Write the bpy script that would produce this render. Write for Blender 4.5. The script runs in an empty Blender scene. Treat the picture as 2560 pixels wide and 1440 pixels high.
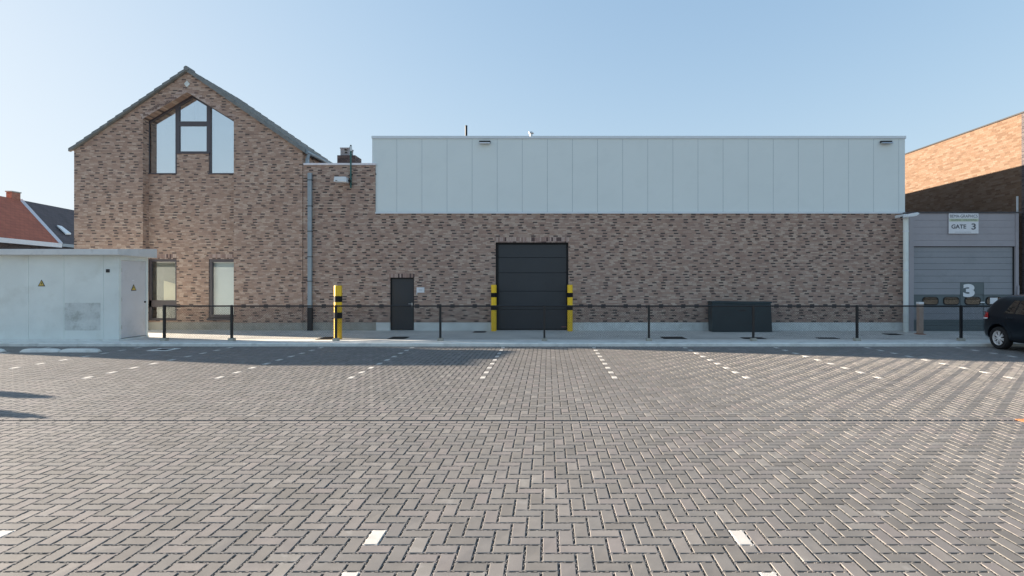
import bpy, bmesh, math, random
import numpy as np
from mathutils import Vector, Matrix
random.seed(7); np.random.seed(7)
S = bpy.context.scene
COL = S.collection

# ------------------------------------------------------------------ camera
FPX, CX, HY, H = 1345.0, 1370.0, 702.0, 1.935
cd = bpy.data.cameras.new('camera'); cam = bpy.data.objects.new('camera', cd); COL.objects.link(cam)
cam.location = (0, 0, H); cam.rotation_euler = (math.radians(90), 0, 0)
cd.sensor_width = 36; cd.lens = FPX/2560*36
cd.shift_x = -(CX-1280)/2560; cd.shift_y = -(720-HY)/2560
cd.clip_end = 2000; cd.clip_start = 0.05
S.camera = cam
# ------------------------------------------------------------------ sky, sun, exposure
SA, SB = 4.05, 1.0                                   # shadow of a 1 m pole falls at (+SA, -SB)
el = math.atan(1/math.hypot(SA, SB)); az = math.atan2(SA, SB)      # az: from +Y towards -X
w = bpy.data.worlds.new('World'); S.world = w; w.use_nodes = True
nt = w.node_tree
sky = nt.nodes.new('ShaderNodeTexSky'); sky.sky_type = 'NISHITA'; sky.sun_disc = False
sky.sun_elevation = el; sky.sun_rotation = -az
sky.air_density = 1.0; sky.dust_density = 1.2; sky.ozone_density = 1.0; sky.altitude = 0
sc_ = nt.nodes.new('ShaderNodeSeparateColor'); cc_ = nt.nodes.new('ShaderNodeCombineColor'); nt.links.new(sky.outputs[0], sc_.inputs[0])
for i_, (A_, B_) in enumerate(((1.16, 1.9), (1.42, 1.7), (1.88, 1.38))):      # soft shoulder: keeps the glare near the sun from clipping
    d_ = nt.nodes.new('ShaderNodeMath'); d_.operation = 'MULTIPLY_ADD'; d_.inputs[1].default_value = 1/B_; d_.inputs[2].default_value = 1
    q_ = nt.nodes.new('ShaderNodeMath'); q_.operation = 'DIVIDE'; m_ = nt.nodes.new('ShaderNodeMath'); m_.operation = 'MULTIPLY'; m_.inputs[1].default_value = A_
    nt.links.new(sc_.outputs[i_], d_.inputs[0]); nt.links.new(sc_.outputs[i_], m_.inputs[0])
    nt.links.new(m_.outputs[0], q_.inputs[0]); nt.links.new(d_.outputs[0], q_.inputs[1]); nt.links.new(q_.outputs[0], cc_.inputs[i_])
nt.links.new(cc_.outputs[0], nt.nodes['Background'].inputs[0])
nt.nodes['Background'].inputs[1].default_value = 0.113
sd = bpy.data.lights.new('sun', 'SUN'); so = bpy.data.objects.new('sun', sd); COL.objects.link(so)
sd.energy = 5.0; sd.angle = math.radians(0.5); sd.color = (1, .85, .69)
so.rotation_euler = Vector((SA, -SB, -1)).to_track_quat('-Z', 'Y').to_euler()
so.location = (-30, 25, 30)
S.view_settings.view_transform = 'Standard'; S.view_settings.look = 'None'
S.view_settings.exposure = 2.03; S.view_settings.gamma = 1

# ------------------------------------------------------------------ helpers
def P(x, y, Y):                                      # photo pixel at distance Y -> world point
    return Vector(((x-CX)*Y/FPX, Y, H+(HY-y)*Y/FPX))
def tag(o, label=None, cat=None, group=None, kind=None):
    if label: o['label'] = label
    if cat: o['category'] = cat
    if group: o['group'] = group
    if kind: o['kind'] = kind
    return o
def thing(name, label, cat, loc=(0,0,0), group=None, rz=0):
    o = bpy.data.objects.new(name, None); COL.objects.link(o); o.location = loc
    o.rotation_euler.z = rz; o.empty_display_size = .2
    return tag(o, label, cat, group)
class MB:
    def __init__(s): s.v = []; s.f = []; s.m = []
    def add(s, vs, fs, mi=0):
        b = len(s.v); s.v += [tuple(v) for v in vs]; s.f += [tuple(i+b for i in f) for f in fs]; s.m += [mi]*len(fs); return s
    def box(s, x0, x1, y0, y1, z0, z1, mi=0, bev=0):
        if x0 > x1: x0, x1 = x1, x0
        if y0 > y1: y0, y1 = y1, y0
        if z0 > z1: z0, z1 = z1, z0
        vs = [(x0,y0,z0),(x1,y0,z0),(x1,y1,z0),(x0,y1,z0),(x0,y0,z1),(x1,y0,z1),(x1,y1,z1),(x0,y1,z1)]
        return s.add(vs, [(0,3,2,1),(4,5,6,7),(0,1,5,4),(1,2,6,5),(2,3,7,6),(3,0,4,7)], mi)
    def prism(s, pts, a, b, axis='y', mi=0):          # pts (u,v): XZ for y, XY for z, YZ for x
        n = len(pts)
        area = sum(pts[i][0]*pts[(i+1)%n][1]-pts[(i+1)%n][0]*pts[i][1] for i in range(n))
        if area < 0: pts = pts[::-1]
        mk = {'y': lambda u,v,w: (u,w,v), 'z': lambda u,v,w: (u,v,w), 'x': lambda u,v,w: (w,u,v)}[axis]
        lo, hi = min(a,b), max(a,b)
        vs = [mk(u,v,lo) for u,v in pts]+[mk(u,v,hi) for u,v in pts]
        fs = [tuple(range(n)), tuple(range(2*n-1, n-1, -1))]+[((i+1)%n, i, i+n, (i+1)%n+n) for i in range(n)]
        if axis in 'xz': fs = [f[::-1] for f in fs]
        return s.add(vs, fs, mi)
    def tube(s, pts, r, n=12, mi=0, cap=True):
        pts = [Vector(p) for p in pts]; rs = r if isinstance(r, (list,tuple)) else [r]*len(pts)
        vs = []; fs = []
        for i, p in enumerate(pts):
            d = (pts[min(i+1,len(pts)-1)]-pts[max(i-1,0)]).normalized()
            u = d.cross(Vector((0,0,1)));  u = u.normalized() if u.length > .01 else Vector((1,0,0))
            v = d.cross(u)
            for k in range(n):
                t = 2*math.pi*(k+.5)/n; vs.append(p+(u*math.cos(t)+v*math.sin(t))*rs[i])
        for i in range(len(pts)-1):
            for k in range(n):
                a = i*n+k; b = i*n+(k+1)%n; fs.append((a, b, b+n, a+n))
        if cap: fs.append(tuple(range(n-1,-1,-1))); fs.append(tuple(range((len(pts)-1)*n, len(pts)*n)))
        return s.add(vs, fs, mi)
    def build(s, name, mat, parent=None, smooth=False, bevel=0, loc=None, fix=False):
        me = bpy.data.meshes.new(name); me.from_pydata(s.v, [], s.f)
        for m in (mat if isinstance(mat, (list,tuple)) else [mat]): me.materials.append(m)
        me.polygons.foreach_set('material_index', s.m)
        if fix:
            bm = bmesh.new(); bm.from_mesh(me); bmesh.ops.recalc_face_normals(bm, faces=bm.faces); bm.to_mesh(me); bm.free()
        if smooth: me.polygons.foreach_set('use_smooth', [True]*len(me.polygons))
        me.update()
        o = bpy.data.objects.new(name, me); COL.objects.link(o)
        if parent: o.parent = parent
        if loc: o.location = loc
        if bevel:
            b = o.modifiers.new('bevel', 'BEVEL'); b.width = bevel; b.segments = 2; b.limit_method = 'ANGLE'
        if smooth:
            try: me.set_sharp_from_angle(angle=math.radians(40))
            except Exception: pass
        return o
def kids(o): return [c for c in bpy.data.objects if c.parent == o]
def copy_tree(o, parent=None):
    c = o.copy(); COL.objects.link(c); c.parent = parent
    for ch in kids(o): copy_tree(ch, c)
    return c
def text_mesh(name, txt, mat, parent, x, y, z, width, height, off=0.0, ax='front'):
    cu = bpy.data.curves.new(name, 'FONT'); cu.body = txt; cu.size = 1; cu.offset = off; cu.extrude = 0.0; cu.align_x='CENTER'
    t = bpy.data.objects.new(name, cu); COL.objects.link(t)
    dg = bpy.context.evaluated_depsgraph_get(); me = bpy.data.meshes.new_from_object(t.evaluated_get(dg))
    bpy.data.objects.remove(t); bpy.data.curves.remove(cu)
    co = np.empty(len(me.vertices)*3); me.vertices.foreach_get('co', co); co = co.reshape(-1,3)
    mn, mx = co.min(0), co.max(0)
    out = np.zeros_like(co)
    out[:,0] = (co[:,0]-(mn[0]+mx[0])/2)/(mx[0]-mn[0])*width
    out[:,2] = (co[:,1]-(mn[1]+mx[1])/2)/(mx[1]-mn[1])*height
    me.vertices.foreach_set('co', out.ravel()); me.materials.append(mat); me.update()
    o = bpy.data.objects.new(name, me); COL.objects.link(o); o.location = (x, y, z)
    if parent: o.parent = parent
    return o

# ------------------------------------------------------------------ materials
class N:
    def __init__(s, name):
        s.m = bpy.data.materials.new(name); s.m.use_nodes = True; s.t = s.m.node_tree; s.b = s.t.nodes['Principled BSDF']
    def n(s, t, **k):
        o = s.t.nodes.new('ShaderNode'+t)
        for a, v in k.items(): setattr(o, a, v)
        return o
    def l(s, a, b): s.t.links.new(a, b)
    def math(s, op, a, b=None, c=None):
        o = s.n('Math', operation=op)
        for i, v in enumerate((a, b, c)):
            if v is None: continue
            if isinstance(v, (int,float)): o.inputs[i].default_value = v
            else: s.l(v, o.inputs[i])
        return o.outputs[0]
    def noise(s, vec, scale, detail=3, rough=.5):
        o = s.n('TexNoise'); o.inputs['Scale'].default_value = scale; o.inputs['Detail'].default_value = detail; o.inputs['Roughness'].default_value = rough
        if vec is not None: s.l(vec, o.inputs['Vector'])
        return o.outputs['Fac']
    def ramp(s, fac, stops, interp='LINEAR'):
        o = s.n('ValToRGB'); cr = o.color_ramp; cr.interpolation = interp
        while len(cr.elements) < len(stops): cr.elements.new(.5)
        for e, (p, c) in zip(cr.elements, stops):
            e.position = p; e.color = tuple(c)+(1,) if hasattr(c, '__len__') else (c,c,c,1)
        s.l(fac, o.inputs[0]); return o.outputs[0]
    def mix(s, fac, a, b, mode='MIX'):
        o = s.n('MixRGB', blend_type=mode)
        for i, v in enumerate((fac, a, b)):
            if isinstance(v, (int,float)): o.inputs[i].default_value = v
            elif isinstance(v, tuple): o.inputs[i].default_value = v+(1,) if len(v)==3 else v
            else: s.l(v, o.inputs[i])
        return o.outputs[0]
    def bump(s, h, strength=.3, dist=.01):
        o = s.n('Bump'); o.inputs['Strength'].default_value = strength; o.inputs['Distance'].default_value = dist
        s.l(h, o.inputs['Height']); s.l(o.outputs[0], s.b.inputs['Normal'])
def pm(name, col, rough=.5, metal=0, var=.08, scale=6, bump=0, bscale=60, dirt=None, spec=.5, coat=0):
    k = N(name); geo = k.n('NewGeometry'); pos = geo.outputs['Position']
    f = k.noise(pos, scale, 4)
    d = k.ramp(f, [(.3, tuple(c*(1-var) for c in col)), (.7, tuple(min(1,c*(1+var)) for c in col))])
    if dirt:
        g = k.noise(pos, dirt[1], 5, .65)
        g2 = k.ramp(g, [(dirt[2], 0), (dirt[3], 1)])
        d = k.mix(g2, d, dirt[0])
    k.l(d, k.b.inputs['Base Color']); k.b.inputs['Roughness'].default_value = rough; k.b.inputs['Metallic'].default_value = metal
    k.b.inputs['Specular IOR Level'].default_value = spec
    k.b.inputs['Coat Weight'].default_value = coat
    if bump: k.bump(k.noise(pos, bscale, 3), bump, .01)
    return k.m
def brick_mat(name, L, h, stops, mortar, joint=.1, vertical=False, bump=.5, tint=None, dark=0):
    k = N(name); geo = k.n('NewGeometry')
    sp = k.n('SeparateXYZ'); k.l(geo.outputs['Position'], sp.inputs[0])
    sn = k.n('SeparateXYZ'); k.l(geo.outputs['True Normal'], sn.inputs[0])
    X, Y, Z = sp.outputs
    front = k.math('LESS_THAN', k.math('ABSOLUTE', sn.outputs[0]), .6)
    u = k.math('ADD', k.math('MULTIPLY', X, front), k.math('MULTIPLY', Y, k.math('SUBTRACT', 1, front)))
    v = Z
    if vertical: u, v = v, u
    wob = k.noise(geo.outputs['Position'], 9, 1)
    v = k.math('ADD', v, k.math('MULTIPLY', k.math('SUBTRACT', wob, .5), h*.12))
    rv = k.math('DIVIDE', v, h); row = k.math('FLOOR', rv); fv = k.math('FRACT', rv)
    wn = k.n('TexWhiteNoise', noise_dimensions='1D'); k.l(row, wn.inputs['W'])
    uu = k.math('ADD', k.math('DIVIDE', u, L), wn.outputs['Value']) if not vertical else k.math('DIVIDE', u, L)
    col = k.math('FLOOR', uu); fu = k.math('FRACT', uu)
    cb = k.n('CombineXYZ'); k.l(col, cb.inputs[0]); k.l(row, cb.inputs[1])
    w2 = k.n('TexWhiteNoise', noise_dimensions='3D'); k.l(cb.outputs[0], w2.inputs['Vector'])
    c = k.ramp(w2.outputs['Value'], stops[1:] if dark else stops, 'CONSTANT')
    if dark:                                         # evenly scattered dark clinker bricks, never in clusters
        w3 = k.n('TexWhiteNoise', noise_dimensions='1D'); k.l(k.math('ADD', row, .37), w3.inputs['W'])
        q = k.math('ADD', k.math('ADD', k.math('MULTIPLY', col, .6180), k.math('MULTIPLY', row, .47)), k.math('MULTIPLY', w3.outputs['Value'], .35))
        q = k.math('FRACT', k.math('ADD', q, k.math('MULTIPLY', w2.outputs['Value'], .12)))
        odd = k.math('LESS_THAN', k.math('FRACT', k.math('MULTIPLY', row, .5)), .25)
        c = k.mix(k.math('MULTIPLY', odd, k.math('LESS_THAN', q, dark)), c, tuple(stops[0][1]))
    # big soft patches (firing batches) and fine grain
    big = k.noise(geo.outputs['Position'], .8, 3)
    c = k.mix(k.ramp(big, [(.35, 0), (.65, .15)]), c, tint or (.20,.15,.14))
    fine = k.noise(geo.outputs['Position'], 70, 2)
    c = k.mix(1, c, k.ramp(fine, [(.3, .82), (.7, 1.12)]), 'MULTIPLY')
    eu = joint*h/L
    m1 = k.math('LESS_THAN', k.math('ABSOLUTE', k.math('SUBTRACT', fv, .5)), .5-joint/2)
    m2 = k.math('LESS_THAN', k.math('ABSOLUTE', k.math('SUBTRACT', fu, .5)), .5-eu/2)
    face = k.math('MULTIPLY', m1, m2)
    c = k.mix(face, mortar, c)
    k.l(c, k.b.inputs['Base Color']); k.b.inputs['Roughness'].default_value = .88
    k.b.inputs['Specular IOR Level'].default_value = .25
    ht = k.math('ADD', k.math('MULTIPLY', face, 1), k.math('MULTIPLY', fine, .35))
    ht = k.math('ADD', ht, k.math('MULTIPLY', w2.outputs['Value'], .5))
    k.bump(ht, bump, .006)
    return k.m
BR = [(0,(0.115,0.087,0.078)),(0,(0.431,0.292,0.221)),(.20,(0.493,0.355,0.275)),(.38,(0.382,0.256,0.195)),(.54,(0.568,0.432,0.342)),(.70,(0.438,0.297,0.226)),(.84,(0.512,0.372,0.289)),(.94,(0.326,0.223,0.173))]
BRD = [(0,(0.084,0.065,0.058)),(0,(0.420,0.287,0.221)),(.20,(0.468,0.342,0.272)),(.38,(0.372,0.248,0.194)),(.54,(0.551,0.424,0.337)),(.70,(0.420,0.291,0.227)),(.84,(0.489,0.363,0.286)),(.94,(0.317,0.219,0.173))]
M = {}
M['brick'] = brick_mat('brick_house_front', .165, .051, BR, (.33,.26,.23), bump=.25, tint=(.46,.34,.29), dark=.25, joint=.12)
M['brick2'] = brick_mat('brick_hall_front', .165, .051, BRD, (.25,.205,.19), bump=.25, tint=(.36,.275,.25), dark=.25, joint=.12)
M['soldier'] = brick_mat('soldier_course', .20, .062, [(0,(0.119,0.080,0.075)),(.14,(0.340,0.232,0.195)),(.4,(0.510,0.384,0.330)),(.65,(0.391,0.264,0.225)),(.85,(0.561,0.432,0.360))], (0.204,0.152,0.128), vertical=True)
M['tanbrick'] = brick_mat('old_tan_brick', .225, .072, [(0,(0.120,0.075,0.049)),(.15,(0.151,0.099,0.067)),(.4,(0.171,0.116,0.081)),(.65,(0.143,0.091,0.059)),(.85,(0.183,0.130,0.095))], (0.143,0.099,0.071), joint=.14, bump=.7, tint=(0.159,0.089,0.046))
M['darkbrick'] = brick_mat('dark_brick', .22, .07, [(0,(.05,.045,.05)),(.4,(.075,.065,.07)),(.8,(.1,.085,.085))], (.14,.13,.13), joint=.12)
M['clad'] = pm('cladding_panel', (.73,.80,.79), .42, 0, .015, .5, dirt=((.69,.76,.75), 1.2, .5, .85))
M['trim'] = pm('pale_metal_trim', (0.700,0.750,0.781), .4, .1, .03)
M['seam'] = pm('panel_seam', (0.360,0.432,0.468), .5, 0, .03)
M['coping'] = pm('stone_coping', (0.775,0.750,0.775), .7, 0, .08)
M['plinth'] = pm('concrete_plinth', (0.707,0.739,0.718), .8, 0, .10, 3, .2, 50, dirt=((0.482,0.498,0.468), 2.2, .55, .8))
M['plinth_old'] = pm('weathered_plinth', (0.396,0.384,0.336), .85, 0, .12, 3, .2, 50, dirt=((0.276,0.264,0.228), 2.5, .5, .75))
M['yard'] = pm('yard_concrete', (0.646,0.622,0.563), .85, 0, .10, 1.2, .25, 60, dirt=((0.493,0.474,0.433), .9, .45, .75))
M['kerb'] = pm('kerb_concrete', (0.750,0.750,0.700), .85, 0, .08, 4, .25, 70, dirt=((0.538,0.538,0.498), 3, .5, .75))
M['cabin'] = pm('cabin_concrete', (0.756,0.810,0.779), .75, 0, .05, 1.5, .15, 70, dirt=((0.605,0.635,0.588), 1.1, .52, .85))
M['cabindoor'] = pm('cabin_door_paint', (0.650,0.650,0.657), .55, 0, .04, 2, dirt=((0.494,0.494,0.468), 1.7, .55, .85))
M['stain'] = pm('repaint_patch', (0.626,0.663,0.641), .85, 0, .10, 6, .2, 50, dirt=((0.437,0.466,0.437), 3.5, .5, .68))
M['roofedge'] = pm('cabin_roof_concrete', (0.660,0.672,0.666), .7, 0, .06, 3, .15, 50, dirt=((0.480,0.492,0.480), 4, .55, .8))
M['tile'] = pm('grey_roof_tile', (.19,.205,.205), .75, 0, .15, 5, .3, 40, dirt=((.25,.26,.24), 8, .5, .7))
M['slate'] = pm('dark_roof_tile', (.085,.08,.085), .8, 0, .2, 8)
M['zinc'] = pm('zinc_pipe', (.30,.355,.39), .5, .2, .06)
M['blackpaint'] = pm('black_coated_steel', (.012,.013,.015), .38, 0, .1, 20)
M['blackiron'] = pm('black_cast_iron', (.014,.014,.015), .55, 0, .2, 30)
M['frame'] = pm('dark_window_frame', (.085,.075,.085), .45, 0, .05)
M['gdoor'] = pm('anthracite_door', (.028,.034,.041), .38, 0, .08, 1.2, .05, 90)
M['gdark'] = pm('black_rubber', (.01,.01,.011), .7)
M['yellow'] = pm('yellow_bollard_paint', (.98,.60,.02), .45, 0, .05, 8, dirt=((.7,.48,.05), 9, .66, .8))
M['blackband'] = pm('black_band', (.012,.012,.014), .6, spec=.15)
M['white'] = pm('white_paint', (.75,.76,.77), .55, 0, .03)
M['paper'] = pm('white_board', (.72,.73,.75), .5, 0, .02)
M['steel'] = pm('brushed_steel', (.55,.55,.55), .3, .9, .05)
M['bin'] = pm('dark_green_cabinet', (.016,.034,.042), .42, 0, .12, 2, dirt=((.03,.05,.055), 3, .55, .8))
M['wood'] = pm('weathered_post', (.42,.32,.26), .8, 0, .15, 20)
M['gateclad'] = pm('grey_gate_cladding', (0.340,0.324,0.345), .5, 0, .04, 1, dirt=((0.289,0.276,0.291), 2, .5, .8))
M['gatepanel'] = pm('grey_sectional_door', (0.270,0.282,0.305), .45, 0, .05, 1, dirt=((0.219,0.237,0.253), 2, .5, .8))
M['gategreen'] = pm('green_grey_gate_section', (0.105,0.133,0.140), .45, 0, .05, 2)
M['signtext'] = pm('dark_sign_lettering', (.10,.11,.12), .6)
M['signgreen'] = pm('pale_green_band', (.50,.56,.40), .6)
M['signyellow'] = pm('warning_yellow', (.62,.45,.10), .5)
M['greenpole'] = pm('green_pole', (.03,.13,.12), .5)
M['red'] = pm('tail_light_red', (.45,.01,.015), .15, 0, .05, coat=.5)
M['carpaint'] = pm('dark_blue_car_paint', (.006,.011,.018), .3, 0, .05, 2, spec=.3, coat=.15)
M['tyre'] = pm('tyre_rubber', (.015,.015,.016), .8, 0, .1, 30)
M['alloy'] = pm('alloy_rim', (.80,.80,.80), .35, .15, .03)
M['redtile'] = None
M['rust'] = pm('rusty_iron', (.38,.13,.05), .85, 0, .3, 30)
M['sand'] = pm('joint_sand', (.13,.12,.11), .95, 0, .3, 40, .3, 200)
M['gutter'] = pm('dark_gutter', (.012,.015,.02), .7, 0, .2, 20)
M['blind'] = pm('pale_window_blind', (.86,.89,.88), .8, 0, .015)
M['blindgrey'] = pm('grey_green_blind', (.17,.175,.155), .8, 0, .08)
M['sunwedge'] = pm('cream_sunlit_wedge', (.80,.68,.48), .8, 0, .04)  # warm tone of sunlight inside the window, put in as colour
M['room'] = pm('room_dark', (.06,.06,.065), .9)
M['blockergrey'] = pm('shade_blocker_grey', (.25,.24,.24), .9)
M['leaf'] = pm('dark_leaf', (.045,.07,.03), .7, 0, .3, 5)
M['redleaf'] = pm('dark_red_leaf', (.10,.012,.02), .6, 0, .3, 9)

def stripes_mat(name, c1, c2, period, amp=.6):      # tiles in rows up a slope
    k = N(name); geo = k.n('NewGeometry'); sp = k.n('SeparateXYZ'); k.l(geo.outputs['Position'], sp.inputs[0])
    f = k.math('FRACT', k.math('DIVIDE', sp.outputs[2], period))
    u = k.math('FRACT', k.math('DIVIDE', k.math('ADD', sp.outputs[1], sp.outputs[0]), .3))
    c = k.mix(k.ramp(f, [(0,0),(.12,1)]), c2, c1)
    c = k.mix(k.ramp(u, [(0,.25),(.3,0),(1,0)]), c, c2)
    c = k.mix(1, c, k.ramp(k.noise(geo.outputs['Position'], 1.5, 5, .7), [(.3,.75),(.7,1.15)]), 'MULTIPLY')
    k.l(c, k.b.inputs['Base Color']); k.b.inputs['Roughness'].default_value = .85
    k.bump(f, .5, .04); return k.m
M['redtile'] = stripes_mat('red_roof_tile', (.42,.13,.075), (.22,.07,.045), .21)
M['darktile'] = stripes_mat('dark_slate_tile', (.105,.088,.09), (.06,.05,.052), .21)

def glass_mat(name, tint=(.93,.97,.98), refl=.16):
    k = N(name); k.t.nodes.remove(k.b); out = k.t.nodes['Material Output']
    tr = k.n('BsdfTransparent'); tr.inputs[0].default_value = tint+(1,)
    gl = k.n('BsdfGlossy'); gl.inputs['Roughness'].default_value = .015; gl.inputs[0].default_value = (1,1,1,1)
    lw = k.n('LayerWeight'); lw.inputs[0].default_value = .35
    f = k.math('ADD', k.math('MULTIPLY', lw.outputs['Fresnel'], .7), refl*.5)
    mx = k.n('MixShader'); k.l(f, mx.inputs[0]); k.l(tr.outputs[0], mx.inputs[1]); k.l(gl.outputs[0], mx.inputs[2])
    k.l(mx.outputs[0], out.inputs[0]); return k.m
M['glass'] = glass_mat('window_glass', refl=.95)
M['carglass'] = glass_mat('car_glass', (.35,.48,.46), .3)
M['glassclear'] = glass_mat('clear_window_glass', refl=.12)
M['portglass'] = glass_mat('porthole_glass', (.6,.6,.55), .2)

# paver material : per paver random value stored in an attribute
def paver_mat():
    k = N('clay_grey_paver'); at = k.n('Attribute', attribute_name='rnd'); geo = k.n('NewGeometry'); pos = geo.outputs['Position']
    r = at.outputs['Fac']
    c = k.ramp(r, [(0,(0.168,0.158,0.145)),(.3,(0.201,0.189,0.174)),(.6,(0.188,0.180,0.170)),(.8,(0.216,0.196,0.185)),(1,(0.234,0.221,0.203))])
    big = k.noise(pos, .35, 3)
    c = k.mix(1, c, k.ramp(big, [(.3,.93),(.7,1.07)]), 'MULTIPLY')
    mid = k.noise(pos, 5, 4, .6)
    c = k.mix(1, c, k.ramp(mid, [(.3,.88),(.7,1.10)]), 'MULTIPLY')
    fine = k.noise(pos, 160, 2)
    c = k.mix(1, c, k.ramp(fine, [(.3,.90),(.7,1.08)]), 'MULTIPLY')
    # pale lime bloom on some pavers
    bl = k.noise(pos, 11, 2)
    sel = k.math('GREATER_THAN', r, .93)
    c = k.mix(k.math('MULTIPLY', sel, k.ramp(bl, [(.52,0),(.66,.22)])), c, (.40,.39,.37))
    # small dark drip spots
    sp = k.noise(pos, 3.1, 6, .75)
    c = k.mix(k.ramp(sp, [(.70,0),(.76,.45)]), c, (.13,.11,.10))
    k.l(c, k.b.inputs['Base Color']); k.b.inputs['Roughness'].default_value = .62
    k.b.inputs['Specular IOR Level'].default_value = .45
    k.bump(k.math('ADD', fine, k.math('MULTIPLY', mid, .8)), .25, .004)
    return k.m
M['paver'] = paver_mat()
M['whitepaver'] = pm('white_paver', (.55,.53,.49), .8, 0, .10, 12, .2, 120, dirt=((.5,.47,.43), 8, .55, .8))

# ------------------------------------------------------------------ ground
G = .09                                             # yard level above the parking lot
YK0, YK1, YBAND = 15.87, 16.02, 16.78
def structure(o): return tag(o, kind='structure')
mb = MB(); mb.add([(-400,-150,-.014),(400,-150,-.014),(400,YK0+.01,-.014),(-400,YK0+.01,-.014)], [(0,1,2,3)])
structure(mb.build('joint_bed', M['sand']))
mb = MB(); X0,X1,Y0,Y1 = -19.0, 17.0, 1.3, YK0
for a in ((-400,X0,-150,Y1),(X1,400,-150,Y1),(X0,X1,-150,Y0)):
    mb.add([(a[0],a[2],0),(a[1],a[2],0),(a[1],a[3],0),(a[0],a[3],0)], [(0,1,2,3)])
structure(mb.build('lot_ground', M['paver']))
# far ground behind everything
mb = MB(); mb.add([(-600,YK1,G-.01),(600,YK1,G-.01),(600,1200,G-.01),(-600,1200,G-.01)], [(0,1,2,3)])
structure(mb.build('ground', M['yard']))

W = .12; GX0, GY0 = -.045, 4.18                     # paver grid
i0, i1 = int(round((X0-GX0)/W)), int(round((X1-GX0)/W))
j0, j1 = int(math.floor((Y0-GY0)/W)), int(math.ceil((Y1-GY0)/W))
white = {}
def cell(x, y): return int(math.floor((x-GX0)/W)), int(math.floor((y-GY0)/W))
marks = []
for n in range(-6, 7):
    xc = 1.32+2.64*n
    if xc < -17.5 or xc > 16.5: continue
    ci = int(round((xc-GX0)/W-.5))
    jb = cell(0, 10.72)[1]
    for q in range(9):
        marks.append((ci, jb+5*q))
for xc in (-9.86, -7.02, -4.18, -1.345, 1.46, 4.30, 7.12):
    ci = int(round((xc-GX0)/W-.5))
    for q in range(0, 5): marks.append((ci, -2-5*q))
for ci, cj in marks:
    white[(ci,cj)] = 1; white[(ci,cj+1)] = 1
# drain slot rows: keep herringbone out of Y 7.30 .. 7.62
gj0, gj1 = cell(0, 7.36)[1], cell(0, 7.36)[1]+2     # three rows of cells
YG0 = GY0+gj0*W; YG1 = YG0+3*W
GAP = .0175
rects = []; rn = []; rw = []
covered = {}
def emit(a0, b0, a1, b1, kind=0, r=None):            # rectangle with gap
    rects.append((a0+GAP/2, b0+GAP/2, a1-GAP/2, b1-GAP/2)); rw.append(kind); rn.append(random.random() if r is None else r)
def ok(i, j): return (i,j) not in white and not (gj0 <= j <= gj1) and j0 <= j < j1 and i0 <= i < i1
for j in range(j0, j1+1):
    for i in range(i0-1, i1+1):
        k = (i-j) % 4
        if k == 0: cells = [(i,j),(i+1,j)]
        elif k == 2: cells = [(i,j),(i,j-1)]
        else: continue
        good = [c for c in cells if ok(*c)]
        if not good: continue
        ax = min(c[0] for c in good); bx = max(c[0] for c in good)+1
        ay = min(c[1] for c in good); by = max(c[1] for c in good)+1
        emit(GX0+ax*W, GY0+ay*W, GX0+bx*W, min(GY0+by*W, YK0))
nb = len(rects)
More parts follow.
